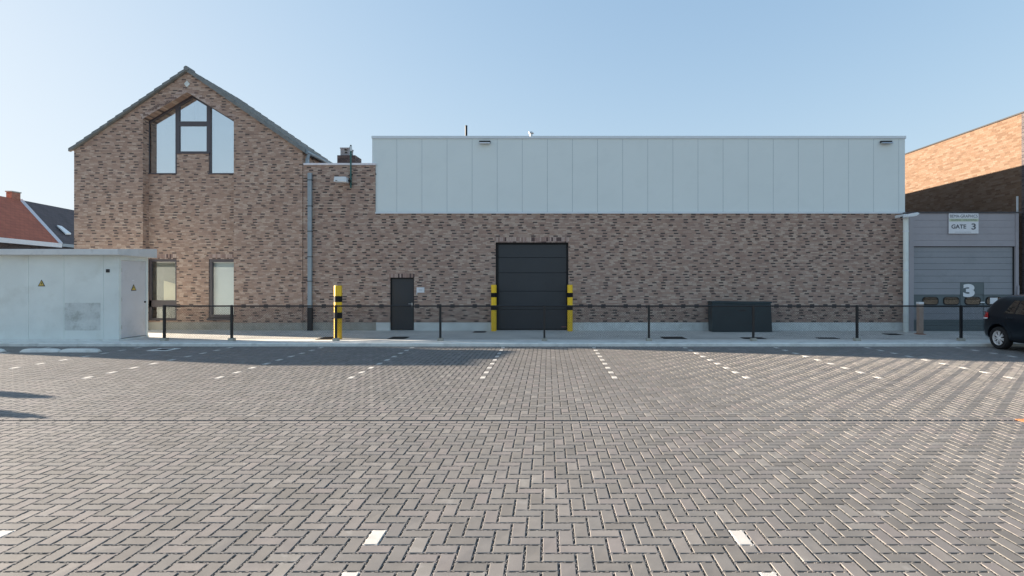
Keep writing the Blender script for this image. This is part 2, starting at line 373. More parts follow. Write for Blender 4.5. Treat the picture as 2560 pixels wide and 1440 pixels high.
# stretcher rows beside the slot
for i in range(i0, i1, 2):
    emit(GX0+i*W, YG0, GX0+(i+2)*W, YG0+W, 0, random.uniform(.85,.925))
    emit(GX0+(i+1)*W, YG0+W*1.42, GX0+(i+3)*W, YG1)
R = np.array(rects); RN = np.array(rn)
def paver_mesh(name, R, RN, mat, z=0.0, jit=True, nubs=True):
    n = len(R); ch = .003
    zt = z+(np.random.uniform(-.0012,.0012,n) if jit else np.zeros(n))
    tilt = np.random.uniform(-.001,.001,(n,4)) if jit else np.zeros((n,4))
    xs = R[:,[0,2,2,0]]; ys = R[:,[1,1,3,3]]
    sx = np.array([1,-1,-1,1]); sy = np.array([1,1,-1,-1])
    v = np.zeros((n,12,3))
    v[:,0:4,0]=xs; v[:,0:4,1]=ys; v[:,0:4,2]=-.03
    v[:,4:8,0]=xs; v[:,4:8,1]=ys; v[:,4:8,2]=zt[:,None]-ch+tilt
    v[:,8:12,0]=xs+sx*ch; v[:,8:12,1]=ys+sy*ch; v[:,8:12,2]=zt[:,None]+tilt
    q = []
    for a in range(4):
        b=(a+1)%4; q.append([a,b,b+4,a+4]); q.append([a+4,b+4,b+8,a+8])
    q.append([8,9,10,11]); q=np.array(q)
    V=[v.reshape(-1,3)]; F=[(q[None]+12*np.arange(n)[:,None,None]).reshape(-1,4)]; A=[np.repeat(RN,9)]
    if nubs:
        sel = np.where(R[:,1] < 10.5)[0]; base = n*12; bx=[]; br=[]
        for s in sel:
            x0,y0,x1,y1 = R[s]; cx=(x0+x1)/2; cy=(y0+y1)/2
            for ax in (0, 1):
                hl = ((x1-x0) if ax == 0 else (y1-y0))/2
                offs = [o for o in (-.04,.04) if hl > .03]+[-(hl-.006), hl-.006]
                for o in offs:
                    hw_ = .008+random.uniform(-.002,.003) if abs(o) < .045 and hl > .06 else .007
                    if ax == 0: bx += [(cx+o-hw_,y0-GAP/2,cx+o+hw_,y0+.001),(cx+o-hw_,y1-.001,cx+o+hw_,y1+GAP/2)]
                    else: bx += [(x0-GAP/2,cy+o-hw_,x0+.001,cy+o+hw_),(x1-.001,cy+o-hw_,x1+GAP/2,cy+o+hw_)]
                    br += [RN[s]]*2
        B=np.array(bx); m=len(B); vb=np.zeros((m,8,3))
        vb[:,0:4,0]=B[:,[0,2,2,0]]; vb[:,0:4,1]=B[:,[1,1,3,3]]; vb[:,0:4,2]=-.03
        vb[:,4:8,0]=B[:,[0,2,2,0]]; vb[:,4:8,1]=B[:,[1,1,3,3]]; vb[:,4:8,2]=-.0015+np.random.uniform(-.0012,.0,m)[:,None]
        qb=np.array([[0,1,5,4],[1,2,6,5],[2,3,7,6],[3,0,4,7],[4,5,6,7]])
        V.append(vb.reshape(-1,3)); F.append((qb[None]+base+8*np.arange(m)[:,None,None]).reshape(-1,4)); A.append(np.repeat(np.array(br),5))
    V=np.concatenate(V); F=np.concatenate(F); A=np.concatenate(A)
    me=bpy.data.meshes.new(name); me.vertices.add(len(V)); me.vertices.foreach_set('co', V.ravel())
    me.loops.add(F.size); me.loops.foreach_set('vertex_index', F.ravel().astype(np.int32))
    me.polygons.add(len(F)); me.polygons.foreach_set('loop_start', np.arange(0,F.size,4).astype(np.int32))
    at=me.attributes.new('rnd','FLOAT','FACE'); at.data.foreach_set('value', A.astype(np.float32))
    me.materials.append(mat); me.update(calc_edges=True); me.validate(); me.polygons.foreach_set('use_smooth', [False]*len(me.polygons)); me.update()
    o=bpy.data.objects.new(name, me); COL.objects.link(o); return o
structure(paver_mesh('herringbone_paving', R, RN, M['paver']))
WR = np.array([(GX0+i*W+GAP/2, GY0+j*W+GAP/2, GX0+(i+1)*W-GAP/2, GY0+(j+2)*W-GAP/2) for i,j in marks if not (gj0-1 <= j <= gj1)])
structure(paver_mesh('parking_line_pavers', WR, np.full(len(WR), .5), M['whitepaver'], .0005))
# drain slot
mb = MB(); mb.box(X0, X1, YG0+W+.004, YG0+W*1.42-.004, -.05, -.014+.006)
structure(mb.build('drain_channel', M['gutter']))
# kerb stones, concrete band, yard
mb = MB(); x = -30.0
while x < 40:
    prof = [(YK0,-.03),(YK1,-.03),(YK1,G+.004),(YK0+.03,G+.004),(YK0,G-.018)]
    mb.prism([(a,b) for a,b in prof], x+.004, x+1.236, 'x'); x += 1.24
structure(mb.build('kerb', M['kerb']))
mb = MB(); x = -29.6
while x < 40:
    mb.box(x+.003, x+2.477, YK1+.006, YBAND, -.05, G); x += 2.48
structure(mb.build('footing_strip', M['kerb']))
mb = MB(); mb.box(-60, 60, YBAND+.006, 22, -.1, G-.003)
structure(mb.build('yard_pavement', M['yard']))

# ------------------------------------------------------------------ gable house
YF, YB = 19.98, 20.28
ZP = .375; HB = 23.1
house = thing('brick_house', 'tall gabled brick house with a pointed three part window and grey tiled roof', 'house', (-13.35, 25, 0))
def HP(mbx, name, mat, parent=house, **k):           # build in world coordinates under the house
    o = mbx.build(name, mat, None, **k); o.parent = parent; o.matrix_parent_inverse = Matrix.Translation(parent_world(parent)).inverted(); return o
def parent_world(p):
    v = Vector(p.location)
    return v if p.parent is None else v if p.type != 'EMPTY' else v
def HS(mbx, name, mat, parent, **k):                 # sub part: parent is a mesh whose own world transform is identity
    o = mbx.build(name, mat, None, **k); o.parent = parent; return o
RX, RZ, SL = -13.35, 9.81, .69
def rz(x): return RZ-SL*abs(x-RX)
XL, XR = -17.6, -9.12
bl, ba, br_ = (-15.05,7.95), (-13.4,8.94), (-11.67,7.88)
mb = MB()
mb.prism([(XL,ZP),(bl[0],ZP),bl,ba,(ba[0],rz(ba[0])-.1),(XL,rz(XL)-.1)], YF, YB)
mb.prism([(XR,ZP),(XR,rz(XR)-.1),(RX,rz(RX)-.1),(ba[0],rz(ba[0])-.1),ba,br_,(br_[0],ZP)], YF, YB)
mb.box(XL, XL+.3, YB, HB, 0, rz(XL)-.12); mb.box(XR-.3, XR, YB, HB, 0, rz(XR)-.12)
mb.prism([(XL,0),(XR,0),(XR,rz(XR)-.12),(RX,RZ-.12),(XL,rz(XL)-.12)], HB-.3, HB)
HP(mb, 'wall', M['brick'], fix=True)
mb = MB()
mb.box(bl[0]-.01, br_[0]+.01, YB, YB+.22, 2.752, 5.96)
mb.box(-13.99, -12.79, YB, YB+.22, 5.96, 6.735)
mb.box(-14.0, -12.79, YB, YB+.22, ZP, 2.752)
mb.box(bl[0]-.01, -14.0, YB, YB+.22, ZP-.2, .44); mb.box(-12.79, br_[0]+.01, YB, YB+.22, ZP-.2, .44)
bay = HP(mb, 'window_bay', M['brick'])
for a, b, y_ in ((XL-.01, bl[0], YF-.012), (br_[0], XR, YF-.012), (bl[0]-.02, br_[0]+.02, YB-.012)):
    mb = MB(); mb.box(a, b, y_, YB-.013 if y_ < YF else YB+.2, 0, ZP-.001); HP(mb, 'plinth', M['plinth_old'])
# inner structure so nothing shows sky through the glass
mb = MB(); mb.box(XL+.3, XR-.3, 22.6, 22.7, 0, 6.5); mb.box(XL+.3, XR-.3, YB+.22, 22.6, 5.0, 5.1)
mb.prism([(XL+.3,6.4),(XR-.3,6.4),(RX,RZ-.3)], 22.6, 22.7)
HP(mb, 'interior_wall', M['room'])
# soldier courses round the pointed bay and above the small windows
mb = MB()
def arch(a, b, th, y0, y1):
    d = Vector((b[0]-a[0], b[1]-a[1])); L = d.length; d.normalize(); nrm = Vector((-d.y, d.x))
    if nrm.y < 0: nrm = -nrm
    n = int(L/.063)
    for q in range(n):
        s0 = q*L/n+.004; s1 = (q+1)*L/n-.004
        p0 = Vector(a)+d*s0; p1 = Vector(a)+d*s1
        t = th*random.uniform(.93,1.03)
        pr = random.uniform(.002,.008)
        mb.prism([tuple(p0+nrm*.004), tuple(p1+nrm*.004), tuple(p1+nrm*t), tuple(p0+nrm*t)], y0-pr, y1)
arch(bl, ba, .19, YF, YF+.05); arch(ba, br_, .19, YF, YF+.05)
HP(mb, 'arch_soldier_course', brick_mat('arch_bricks', .21, .063, [(0,(.20,.14,.12)),(.15,(.42,.30,.25)),(.4,(.55,.43,.37)),(.65,(.46,.33,.27)),(.85,(.60,.49,.43))], (.4,.3,.26), joint=.0), fix=True)
mb = MB(); c = P(468,208,YF); mb.prism([(c.x-.11,c.z-.03),(c.x,c.z-.15),(c.x+.11,c.z-.03),(c.x,c.z+.09)], YF-.02, YF+.03)
HP(mb, 'keystone', M['plinth'], fix=True)
for xa, xb in ((-15.04,-14.0),(-12.79,-11.68)):
    mb = MB(); mb.box(xa, xb, YB-.004, YB+.03, 2.76, 2.94)
    HP(mb, 'window_lintel', M['soldier'])
# windows
YW = 20.325
def hexa(o): return o
def window_poly(name, outer, panes, th=.07, label=None, blind='blind', blind_y=.12, parent=house):
    """outer polygon (XZ) with rectangular/poly panes; frame made of bars around every pane"""
    f = MB()
    def bar(a, b, t, y0=YW-.03, y1=YW+.05):
        a = Vector(a); b = Vector(b); d = (b-a).normalized(); n = Vector((-d.y, d.x))*t/2
        f.prism([tuple(a-n-d*t/2), tuple(b-n+d*t/2), tuple(b+n+d*t/2), tuple(a+n-d*t/2)], y0, y1)
    for p in panes:
        m = len(p)
        for q in range(m): bar(p[q], p[(q+1)%m], th)
    fr = HP(f, name, M['frame'], parent, fix=True)
    for p in panes:
        g = MB(); g.prism(p, YW+.01, YW+.016); HS(g, 'pane', M['glass'], fr, fix=True).matrix_parent_inverse = fr.matrix_world.inverted()
    return fr
bpy.context.view_layer.update()
def fixp(o):                                         # keep world coordinates under a part
    bpy.context.view_layer.update(); return o
zbl = lambda x: bl[1]+(ba[1]-bl[1])*(x-bl[0])/(ba[0]-bl[0]) if x < ba[0] else ba[1]+(br_[1]-ba[1])*(x-ba[0])/(br_[0]-ba[0])
def sub(parent, mbx, name, mat, **k):
    o = mbx.build(name, mat, None, **k); bpy.context.view_layer.update()
    o.parent = parent; o.matrix_parent_inverse = parent.matrix_world.inverted(); return o
def big_window(polys, ths, name='window', glass='glass'):
    f = MB()
    def bar(a, b, t, y0=YW-.03, y1=YW+.06):
        a = Vector(a); b = Vector(b); d = (b-a).normalized(); n = Vector((-d.y, d.x))*t/2
        f.prism([tuple(a-n-d*t*.49), tuple(b-n+d*t*.49), tuple(b+n+d*t*.49), tuple(a+n-d*t*.49)], y0+random.uniform(0,.003), y1)
    for p, t in zip(polys, ths):
        for q in range(len(p)): bar(p[q], p[(q+1)%len(p)], t)
    fr = HP(f, name, M['frame'], fix=True); bpy.context.view_layer.update()
    for p in polys:
        g = MB(); g.prism(p, YW+.012, YW+.018); sub(fr, g, 'pane', M[glass], fix=True)
        b = MB(); b.prism(p, YW+.14, YW+.15); sub(fr, b, 'blind', M['blind'], fix=True)
    return fr
big_window([[(-15.10,5.97),(-14.03,5.97),(-14.03,zbl(-14.03)-.02),(-15.10,zbl(-15.10)-.02)]], [.055])
big_window([[(-13.96,7.90),(-12.83,7.90),(-12.83,zbl(-12.83)-.04),(-13.4,8.90),(-13.96,zbl(-13.96)-.04)],[(-13.96,6.77),(-12.83,6.77),(-12.83,7.83),(-13.96,7.83)]], [.10,.10])
big_window([[(-12.75,5.97),(-11.62,5.97),(-11.62,zbl(-11.62)-.02),(-12.75,zbl(-12.75)-.02)]], [.055])
for xa, xb, z in ((-15.05,-14.0,5.962),(-12.8,-11.67,5.962),(-14.03,-12.76,6.737)):
    mb = MB(); mb.box(xa, xb, YB-.03, YB+.16, z-.015, z+.03); HP(mb, 'window_sill', M['frame'])
# internal tie rod seen through glass
mb = MB(); mb.box(-15.05,-11.7, YW+.09, YW+.10, 7.83, 7.85); mb.box(-13.42,-13.36, YW+.07, YW+.1, 7.9, 8.8); HP(mb, 'blind_rail', M['trim'])
# ground floor right window
fr = big_window([[(-12.72,.60),(-11.60,.60),(-11.60,2.70),(-12.72,2.70)]], [.11], glass='glassclear'); 
mb = MB(); mb.box(-12.85,-11.66, YB-.03, YB+.15, .445, .52); HP(mb, 'window_sill', M['frame'])
# ground floor left window: two lights and a solid middle panel
f = MB()
for (a,b,c_,d) in ((-15.05,-14.0,2.66,2.75),(-15.05,-14.0,.95,1.20),(-15.05,-14.0,.46,.53)): f.box(a,b,YW-.03,YW+.05,c_,d)
f.box(-15.05,-14.96,YW-.03,YW+.05,.53,2.66); f.box(-14.06,-14.0,YW-.028,YW+.048,.46,2.75)
fr = HP(f, 'window', M['frame']); bpy.context.view_layer.update()
g = MB(); g.box(-14.96,-14.06,YW+.01,YW+.016,1.2,2.66); sub(fr, g, 'pane', M['glassclear'])
g = MB(); g.box(-14.96,-14.06,YW+.01,YW+.016,.53,.95); sub(fr, g, 'pane', M['glassclear'])
g = MB(); g.box(-15.2,-13.8,YW+.20,YW+.21,1.2,2.75); sub(fr, g, 'blind', M['blindgrey'])
g = MB(); g.prism([(-14.60,1.2),(-14.0,1.2),(-14.0,1.78),(-14.60,1.94)],YW+.12,YW+.13); sub(fr, g, 'painted_sun_wedge', M['sunwedge'], fix=True)  # sunlit wedge behind the glass, drawn as a pale panel
for a, b, c_ in ((-14.9,-14.66,.85),(-14.6,-14.52,.9),(-14.3,-14.1,.8)): g = MB(); g.box(a,b,YW+.3,YW+.4,.5,c_); sub(fr, g, 'shelf_box', M['blindgrey'])
mb = MB(); mb.box(-15.05,-13.98, YB-.03, YB+.15, .445, .475); HP(mb, 'window_sill', M['frame'])
# roof : overlapping tile courses, verge tiles, ridge
roof = MB(); YR0, YR1 = YF-.10, HB+.25
ncourse = 15; run = 4.33
for side in (-1, 1):
    for q in range(ncourse):
        x0 = q*run/ncourse; x1 = (q+1)*run/ncourse+.04
        z0 = -SL*x0; z1 = -SL*x1
        # each course lifted at its lower edge
        pts = [(RX+side*x0, RZ+z0-.045), (RX+side*x1, RZ+z1-.015), (RX+side*x1, RZ+z1+.018), (RX+side*x0, RZ+z0-.015)]
        roof.prism(pts, YR0+.02, YR1)
rf = HP(roof, 'roof', M['tile'], fix=True); bpy.context.view_layer.update()
vt = MB()
for side in (-1, 1):
    for q in range(ncourse):
        x0 = q*run/ncourse-.01; x1 = (q+1)*run/ncourse+.035
        z0 = -SL*x0; z1 = -SL*x1; j = random.uniform(-.006,.006)
        vt.prism([(RX+side*x0, RZ+z0-.10-.05*(side>0)), (RX+side*x1, RZ+z1-.08-.05*(side>0)), (RX+side*x1, RZ+z1+.03+j), (RX+side*x0, RZ+z0-.008+j)], YR0-.02-(q%2)*.006, YR0+.10)
sub(rf, vt, 'verge_tiles', M['tile'], fix=True)
rg = MB(); y = YR0-.05
while y < YR1:
    k_ = 0 if y < YR0 else .03; rg.tube([(RX, y, RZ-.03-k_), (RX, y+.42, RZ-.03-k_)], [.088-k_,.078-k_], 12); y += .40
sub(rf, rg, 'ridge_tiles', M['tile'], smooth=True)
# gutter along the right eave + its short pipe
gt = MB(); gx = XR+.16; gz = rz(XR+.1)-.10
gt.tube([(gx, YF-.02, gz), (gx, YR1-.2, gz)], .065, 10)
gt.tube([(gx, YF-.03, gz), (gx, YF-.005, gz)], .075, 10)
gt.tube([(gx, YF+.14, gz-.04), (gx-.03, YF+.14, gz-.25)], .06, 10); gt.box(gx-.085,gx+.015,YF+.09,YF+.19,5.9,gz-.2)
sub(rf, gt, 'eave_gutter', M['zinc'], fix=True)

# ------------------------------------------------------------------ hall (flat roofed)
Y0w = 20.0
hall = thing('warehouse', 'long flat roofed brick hall with pale panelled upper storey and black garage door', 'warehouse', (2, 27, 0))
def WP(mbx, name, mat, **k): return HP(mbx, name, mat, hall, **k)
XH0, XM, XH1 = -9.11, -6.42, 13.26
ZT = 4.46; ZC = 6.23
dx0, dx1, dz = -5.875, -4.98, 2.055
gx0, gx1, gz_ = -1.95, .76, 3.365
mb = MB()
def wb(a, b, z0, z1): mb.box(a, b, Y0w, Y0w+.3, z0, z1)
ZPH = .39
wb(XH0, XM, ZT, ZC); wb(XH0, dx0, ZPH, ZT); wb(dx0, dx1, dz, ZT); wb(dx1, gx0, ZPH, ZT); wb(gx0, gx1, gz_, ZT); wb(gx1, XH1, ZPH, ZT)
mb.box(XH1-.3, XH1, Y0w+.3, 38, 0, ZT); mb.box(XH0, XH1, 37.7, 38, 0, ZT)
mb.box(XM-.02, XM-.32, Y0w+.3, 38, ZT, ZC)
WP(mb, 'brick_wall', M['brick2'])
mb = MB(); mb.box(XH0, P(940,0,Y0w).x, Y0w+.02, 37, P(0,940,1).z*0+ZC-.35, ZC-.3); mb.box(XM-.2, XH1-.1, Y0w+.4, 37.8, 6.6, 6.7)
WP(mb, 'roof', M['slate'])
mb = MB()
for a, b in ((P(680,0,20).x, P(940,0,20).x),):
    mb.box(a-1.2, b, Y0w-.014, Y0w+.28, 0, ZPH-.002)
WP(mb, 'weathered_plinth', M['plinth_old'])
x = P(940,0,20).x+.006
for a, b in ((x, dx0), (dx1, gx0), (gx1, XH1)):
    n = max(1, round((b-a)/2.4))
    for q in range(n): mb = MB(); mb.box(a+q*(b-a)/n+(.006 if q else 0), a+(q+1)*(b-a)/n, Y0w-.012, Y0w+.28, 0, ZPH-.002); WP(mb, 'plinth', M['plinth'])
# dark threshold gap under garage sides
mb = MB(); mb.box(P(760,0,Y0w).x, P(940,0,Y0w).x, Y0w-.05, Y0w+.36, ZC, ZC+.075)
WP(mb, 'coping', M['coping'], bevel=.008)
ch = MB()
c0 = P(843,370,27); c1 = P(888,410,27)
ch.box(c0.x, c1.x, 27, 27.9, 5.9, P(0,388,27).z)
chimney = HP(ch, 'chimney', M['darkbrick'], hall); bpy.context.view_layer.update()
ct = MB(); a = P(852,370,27.2).x; b = P(874,370,27.2).x; zt = P(0,388,27).z
ct.box(a,b,27.15,27.7,zt,zt+.12)
for xx in (a, b-.09): 
    for yy in (27.15, 27.61): ct.box(xx, xx+.09, yy, yy+.09, zt+.12, zt+.36)
ct.box(a+.002,b-.002,27.152,27.698,zt+.2,zt+.235); ct.box(a-.02,b+.02,27.13,27.72,zt+.36,zt+.42)
ct.box(a+.002,a+.2,27.16,27.69,zt+.12,zt+.36)
sub(chimney, ct, 'chimney_cap', M['gatepanel'])
# lintels
mb = MB(); mb.box(gx0-.04, gx1+.03, Y0w-.003, Y0w+.03, gz_, gz_+.185); WP(mb, 'garage_lintel', M['soldier'])
mb = MB(); mb.box(dx0-.03, dx1+.02, Y0w-.003, Y0w+.03, dz, dz+.155); WP(mb, 'door_lintel', M['soldier'])
# cladding: individual pans with recessed seams, set back 4 cm from the brick
YC = Y0w+.04
cx0, cx1 = P(930,0,YC).x, P(2263,0,YC).x
zc0, zc1 = 4.50, P(0,347,YC).z
seams = [cx0]+[P(992+62.75*k,0,YC).x for k in range(21)]+[cx1]
mb = MB()
for a, b in zip(seams[:-1], seams[1:]):
    mb.box(a+.006, b-.006, YC, YC+.08, zc0, zc1)
clad = WP(mb, 'cladding', M['clad'], bevel=.004)
mb = MB(); mb.box(cx0+.01, cx1-.01, YC+.006, YC+.1, zc0, zc1-.01); mb.box(cx0+.001, cx0+.1, YC+.1, 38, ZT, zc1-.02); mb.box(cx1-.1, cx1-.001, YC+.1, 38, ZT, zc1-.02)
WP(mb, 'cladding_seams', M['seam'])
mb = MB(); mb.box(cx0-.01, cx1+.02, YC-.035, YC+.18, zc1+.001, P(0,340,YC).z); WP(mb, 'parapet_cap', M['trim'], bevel=.006)
mb = MB(); mb.box(XM+.005, cx1+.02, Y0w-.04, YC+.05, ZT+.002, ZT+.026); mb.box(XM+.005, cx1+.018, Y0w-.04, Y0w-.03, ZT-.03, ZT+.002); WP(mb, 'drip_flashing', M['trim'])
# garage door
mb = MB(); yg = Y0w+.14
zs = [G, P(0,774,yg).z, P(0,728,yg).z, P(0,682,yg).z, P(0,644,yg).z, P(0,611,yg).z, gz_]
for a, b in zip(zs[:-1], zs[1:]): mb.box(gx0+.09, gx1-.07, yg, yg+.05, a+.006, b-.006)
gd = WP(mb, 'garage_door', M['gdoor'], bevel=.004); bpy.context.view_layer.update()
mb = MB(); mb.box(gx0, gx0+.085, yg-.03, yg+.08, G, gz_); mb.box(gx1-.065, gx1, yg-.03, yg+.08, G, gz_); mb.box(gx0+.085, gx1-.065, yg-.03, yg+.08, gz_-.06, gz_); mb.box(gx0, gx1, yg+.08, yg+.1, G, gz_); mb.box(gx0+.09,gx1-.07,yg-.01,yg+.02,G,G+.05)
sub(gd, mb, 'frame', M['gdark'])
mb = MB(); p = P(1412,817,yg); mb.box(p.x-.12, p.x+.1, yg-.004, yg, p.z-.012, p.z+.012); sub(gd, mb, 'maker_plate', pm('reddish_plate', (.30,.12,.12), .5))
# service door
mb = MB(); yd = Y0w+.1
mb.box(dx0+.045, dx1-.045, yd, yd+.05, G+.01, dz-.05)
dd = WP(mb, 'door', M['gdoor'], bevel=.003); bpy.context.view_layer.update()
mb = MB(); mb.box(dx0, dx0+.04, yd-.02, yd+.06, G, dz); mb.box(dx1-.04, dx1, yd-.02, yd+.06, G, dz); mb.box(dx0+.04, dx1-.04, yd-.02, yd+.06, dz-.045, dz); mb.box(dx0,dx1,yd+.06,yd+.08,G,dz)
sub(dd, mb, 'frame', M['gdark'])
p = P(1030,761,yd); mb = MB(); mb.box(p.x-.02,p.x+.02,yd-.012,yd,p.z-.1,p.z+.06); mb.tube([(p.x,yd-.01,p.z+.02),(p.x,yd-.05,p.z+.02),(p.x-.12,yd-.05,p.z+.02)],.01,8)
sub(dd, mb, 'handle', M['steel'], fix=True)

# items on the hall wall
def pipe(name, label, x, z0, z1, yy, mat, bands, wd=.085, foot=None):
    t = thing(name, label, 'drainpipe', (x, yy, z0))
    b = MB(); b.box(-wd, wd, -wd, wd*.2, (foot or 0), z1-z0); b.build('pipe', mat, t, bevel=.01)
    for z in bands: b = MB(); b.box(-wd-.012, wd+.012, -wd-.012, wd, z-z0-.012, z-z0+.012); b.build('bracket', M['blackiron'], t)
    if foot:
        b = MB(); b.box(-wd-.008, wd+.008, -wd-.008, wd, 0, foot+.02); b.build('pipe_foot', M['blackiron'], t, bevel=.008)
    return t
yp = Y0w-.10
pipe('drainpipe', 'square zinc drainpipe with black cast foot between gabled house and flat roofed hall', P(774,0,yp).x, G, P(0,432,yp).z, yp+.06, M['zinc'], [P(0,v,yp).z for v in (450,515,578,642,703)], .075, P(0,770,yp).z-G)
# green antenna pole and grey box
t = thing('antenna_pole', 'thin green pole fixed to the hall wall above the roof edge', 'pole', P(877,470,Y0w-.06))
L = P(0,363,Y0w).z-P(0,470,Y0w).z
b = MB(); b.tube([(0,0,0),(0,0,L*.86)], .03, 8); b.build('mast', M['greenpole'], t, smooth=True)
b = MB(); b.tube([(0,0,L*.86),(0,0,L*.97)], .045, 8); b.build('antenna_tip', M['steel'], t, smooth=True)
b = MB(); b.tube([(0,0,L*.97),(0,0,L)], .03, 8); b.build('tip_cap', M['blackiron'], t, smooth=True)
for z in (.12, L*.3): b = MB(); b.box(-.05,.05,-.01,.055,z,z+.05); b.build('clamp', M['blackiron'], t)
p = P(853,450,19.75)
t = thing('wall_box', 'grey rectangular flood lamp box on brick wall beside the green pole', 'lamp', tuple(p))
b = MB(); b.prism([(-.23,-.08),(.24,-.10),(.24,.06),(.20,.10),(-.20,.10)], -.14, .12); b.build('housing', M['trim'], t, fix=True, bevel=.01)
b = MB(); b.box(-.16,-.09,-.146,-.139,-.055,-.035); b.build('latch', M['blackiron'], t)
b = MB(); b.box(.22,.30,.04,.23,-.05,.03); b.build('bracket', M['blackiron'], t)
# cladding flood lights
def flood(px, lit, label):
    c = P(px, 356, YC-.06)
    t = thing('floodlight', label, 'lamp', tuple(c), 'floodlights on the panelled storey')
    b = MB(); b.box(-.21,.21,-.02,.06,-.01,.06); b.build('housing', M['blackiron'], t, bevel=.006)
    b = MB(); b.prism([(-.10,-.05),(.02,-.052),(.02,-.014),(-.08,-.014)], -.2, .2, 'x'); b.build('reflector', M['white'] if not lit else M['steel'], t, fix=True)
    b = MB(); b.box(-.05,.05,.0,.07,.06,.0); b.build('mount', M['blackiron'], t)
flood(1212, 0, 'small floodlight on the pale panels above the garage door')
flood(2216, 1, 'small floodlight on the pale panels at the right roof corner')
# roof pipes
p = P(1165.5, 341, 23); zt = P(0,314,23).z
b = MB(); b.tube([(0,0,-.6),(0,0,zt-p.z)], .05, 12); b.tube([(0,0,zt-p.z-.03),(0,0,zt-p.z)], .056, 12)
tag(b.build('vent_pipe', M['blackiron'], loc=tuple(p), smooth=True), 'slim dark vent pipe standing on the flat roof', 'pipe')
p = P(1327.5, 341, 23)
t = thing('roof_vent', 'small metal mushroom vent on the flat roof', 'vent', tuple(p))
b = MB(); b.tube([(0,0,-.6),(0,0,.16)], .07, 12); b.build('vent_stem', M['steel'], t, smooth=True)
b = MB(); b.tube([(0,0,.12),(0,0,.15),(0,0,.20)], [.12,.12,.05], 14); b.build('vent_cap', M['steel'], t, smooth=True)
# small white notice
p = P(1051,725,Y0w-.03)
t = thing('wall_sign', 'small white notice plate on the brick right of the black door', 'sign', tuple(p))
b = MB(); b.box(-.145,.145,0,.02,-.10,.10); b.build('plate', M['paper'], t, bevel=.003)
b = MB(); b.box(-.06,.07,-.003,0,-.006,.006); b.build('printed_line', M['signtext'], t)
b = MB(); b.box(-.145,-.125,0,.02,-.17,-.10); b.build('bracket', M['trim'], t)

# ------------------------------------------------------------------ bollards
def bollard(label, x, y, h, wd, bands, n=8, group='striped yellow bollards'):
    t = thing('bollard', label, 'bollard', (x, y, G), group)
    b = MB(); m = []
    pts = []
    cuts = sorted([0, h-.01]+[q for bb in bands for q in bb])
    b.tube([(0,0,0),(0,0,h-.02),(0,0,h)], [wd,wd,wd*.9], n); b.build('post', M['yellow'], t)
    # two raised ribs on the front
    r = MB()
    if n == 8:
        for s in (-.12,.12): r = MB(); r.box(s*wd-.008, s*wd+.008, -wd*.95, -wd*.9, .02, h-.03); r.build('rib', M['yellow'], t)
    for z0, z1 in bands:
        b = MB(); b.tube([(0,0,z0),(0,0,z1)], wd*1.045, n); b.build('black_band', M['blackband'], t)
    return t
yb = 17.0
zz = lambda v, Y: P(0,v,Y).z-G
bollard('thick yellow and black bollard standing behind the fence left of the service door', P(845,0,yb).x, yb, zz(714,yb), .12, [(zz(755,yb),zz(740,yb)),(zz(796,yb),zz(781,yb))])
yb = 19.72
for px, lab in ((1234.5,'yellow and black bollard at the left edge of the garage door'),(1425,'yellow and black bollard at the right edge of the garage door')):
    bollard(lab, P(px,0,yb).x, yb, zz(712,yb), .10, [(zz(743,yb),zz(732,yb)),(zz(775,yb),zz(764,yb))], 16)

# ------------------------------------------------------------------ fence
YFN = 16.54
fence = thing('fence', 'low black chain link fence with top rail along the kerb', 'fence', (P(410,0,YFN).x, YFN, G))
fx0 = fence.location.x
posts = [P(v,0,YFN).x-fx0 for v in (411,579.5,840,1101,1361,1622,1883,2142.5,2402.5)]
posts.append(posts[-1]+3.2); posts.append(posts[-1]+3.2)
hp = 1.09
for x in posts:
    b = MB(); b.box(x-.033, x+.033, -.033, .033, .05, hp); b.box(x-.022,x+.022,-.022,.022,hp,hp+.012)
    po = b.build('post', M['blackpaint'], fence, bevel=.005)
    f = MB(); f.prism([(x-.085,0),(x+.085,0),(x+.075,.085),(x-.075,.085)], -.08, .08); f.build('footing', M['plinth_old'], po, fix=True)
b = MB(); b.tube([(posts[0],0,hp-.02),(posts[-1]+2,0,hp-.02)], .024, 8); b.build('top_rail', M['blackpaint'], fence, smooth=True)
pitch = .052; z0m, z1m = .06, hp-.04; hm = z1m-z0m
for a, c in zip(posts[:-1], posts[1:]):
    a += .045; c -= .045; b = MB(); r = .0029
    def wire(xa, za, xb, zb, y):
        d = Vector((xb-xa, 0, zb-za)).normalized(); n = Vector((-d.z,0,d.x))*r; yv = Vector((0,r,0))
        A = Vector((xa,y,za)); B = Vector((xb,y,zb))
        b.add([A-n-yv,A+n-yv,A+yv,B-n-yv,B+n-yv,B+yv], [(0,1,4,3),(1,2,5,4),(2,0,3,5)])
    s = a-hm
    while s < c:
        # rising wire from (s,z0) to (s+hm,z1), clipped
        xa, xb = max(s,a), min(s+hm,c)
        if xb > xa:
            wire(xa, z0m+xa-s, xb, z0m+xb-s, .03); wire(xa, z1m-(xa-s), xb, z1m-(xb-s), .026)
        s += pitch
    for zz_ in (z0m, z0m+hm*.5): b.tube([(a,.03,zz_),(c,.03,zz_)], .0022, 4)
    b.build('mesh_panel', M['blackpaint'], fence)

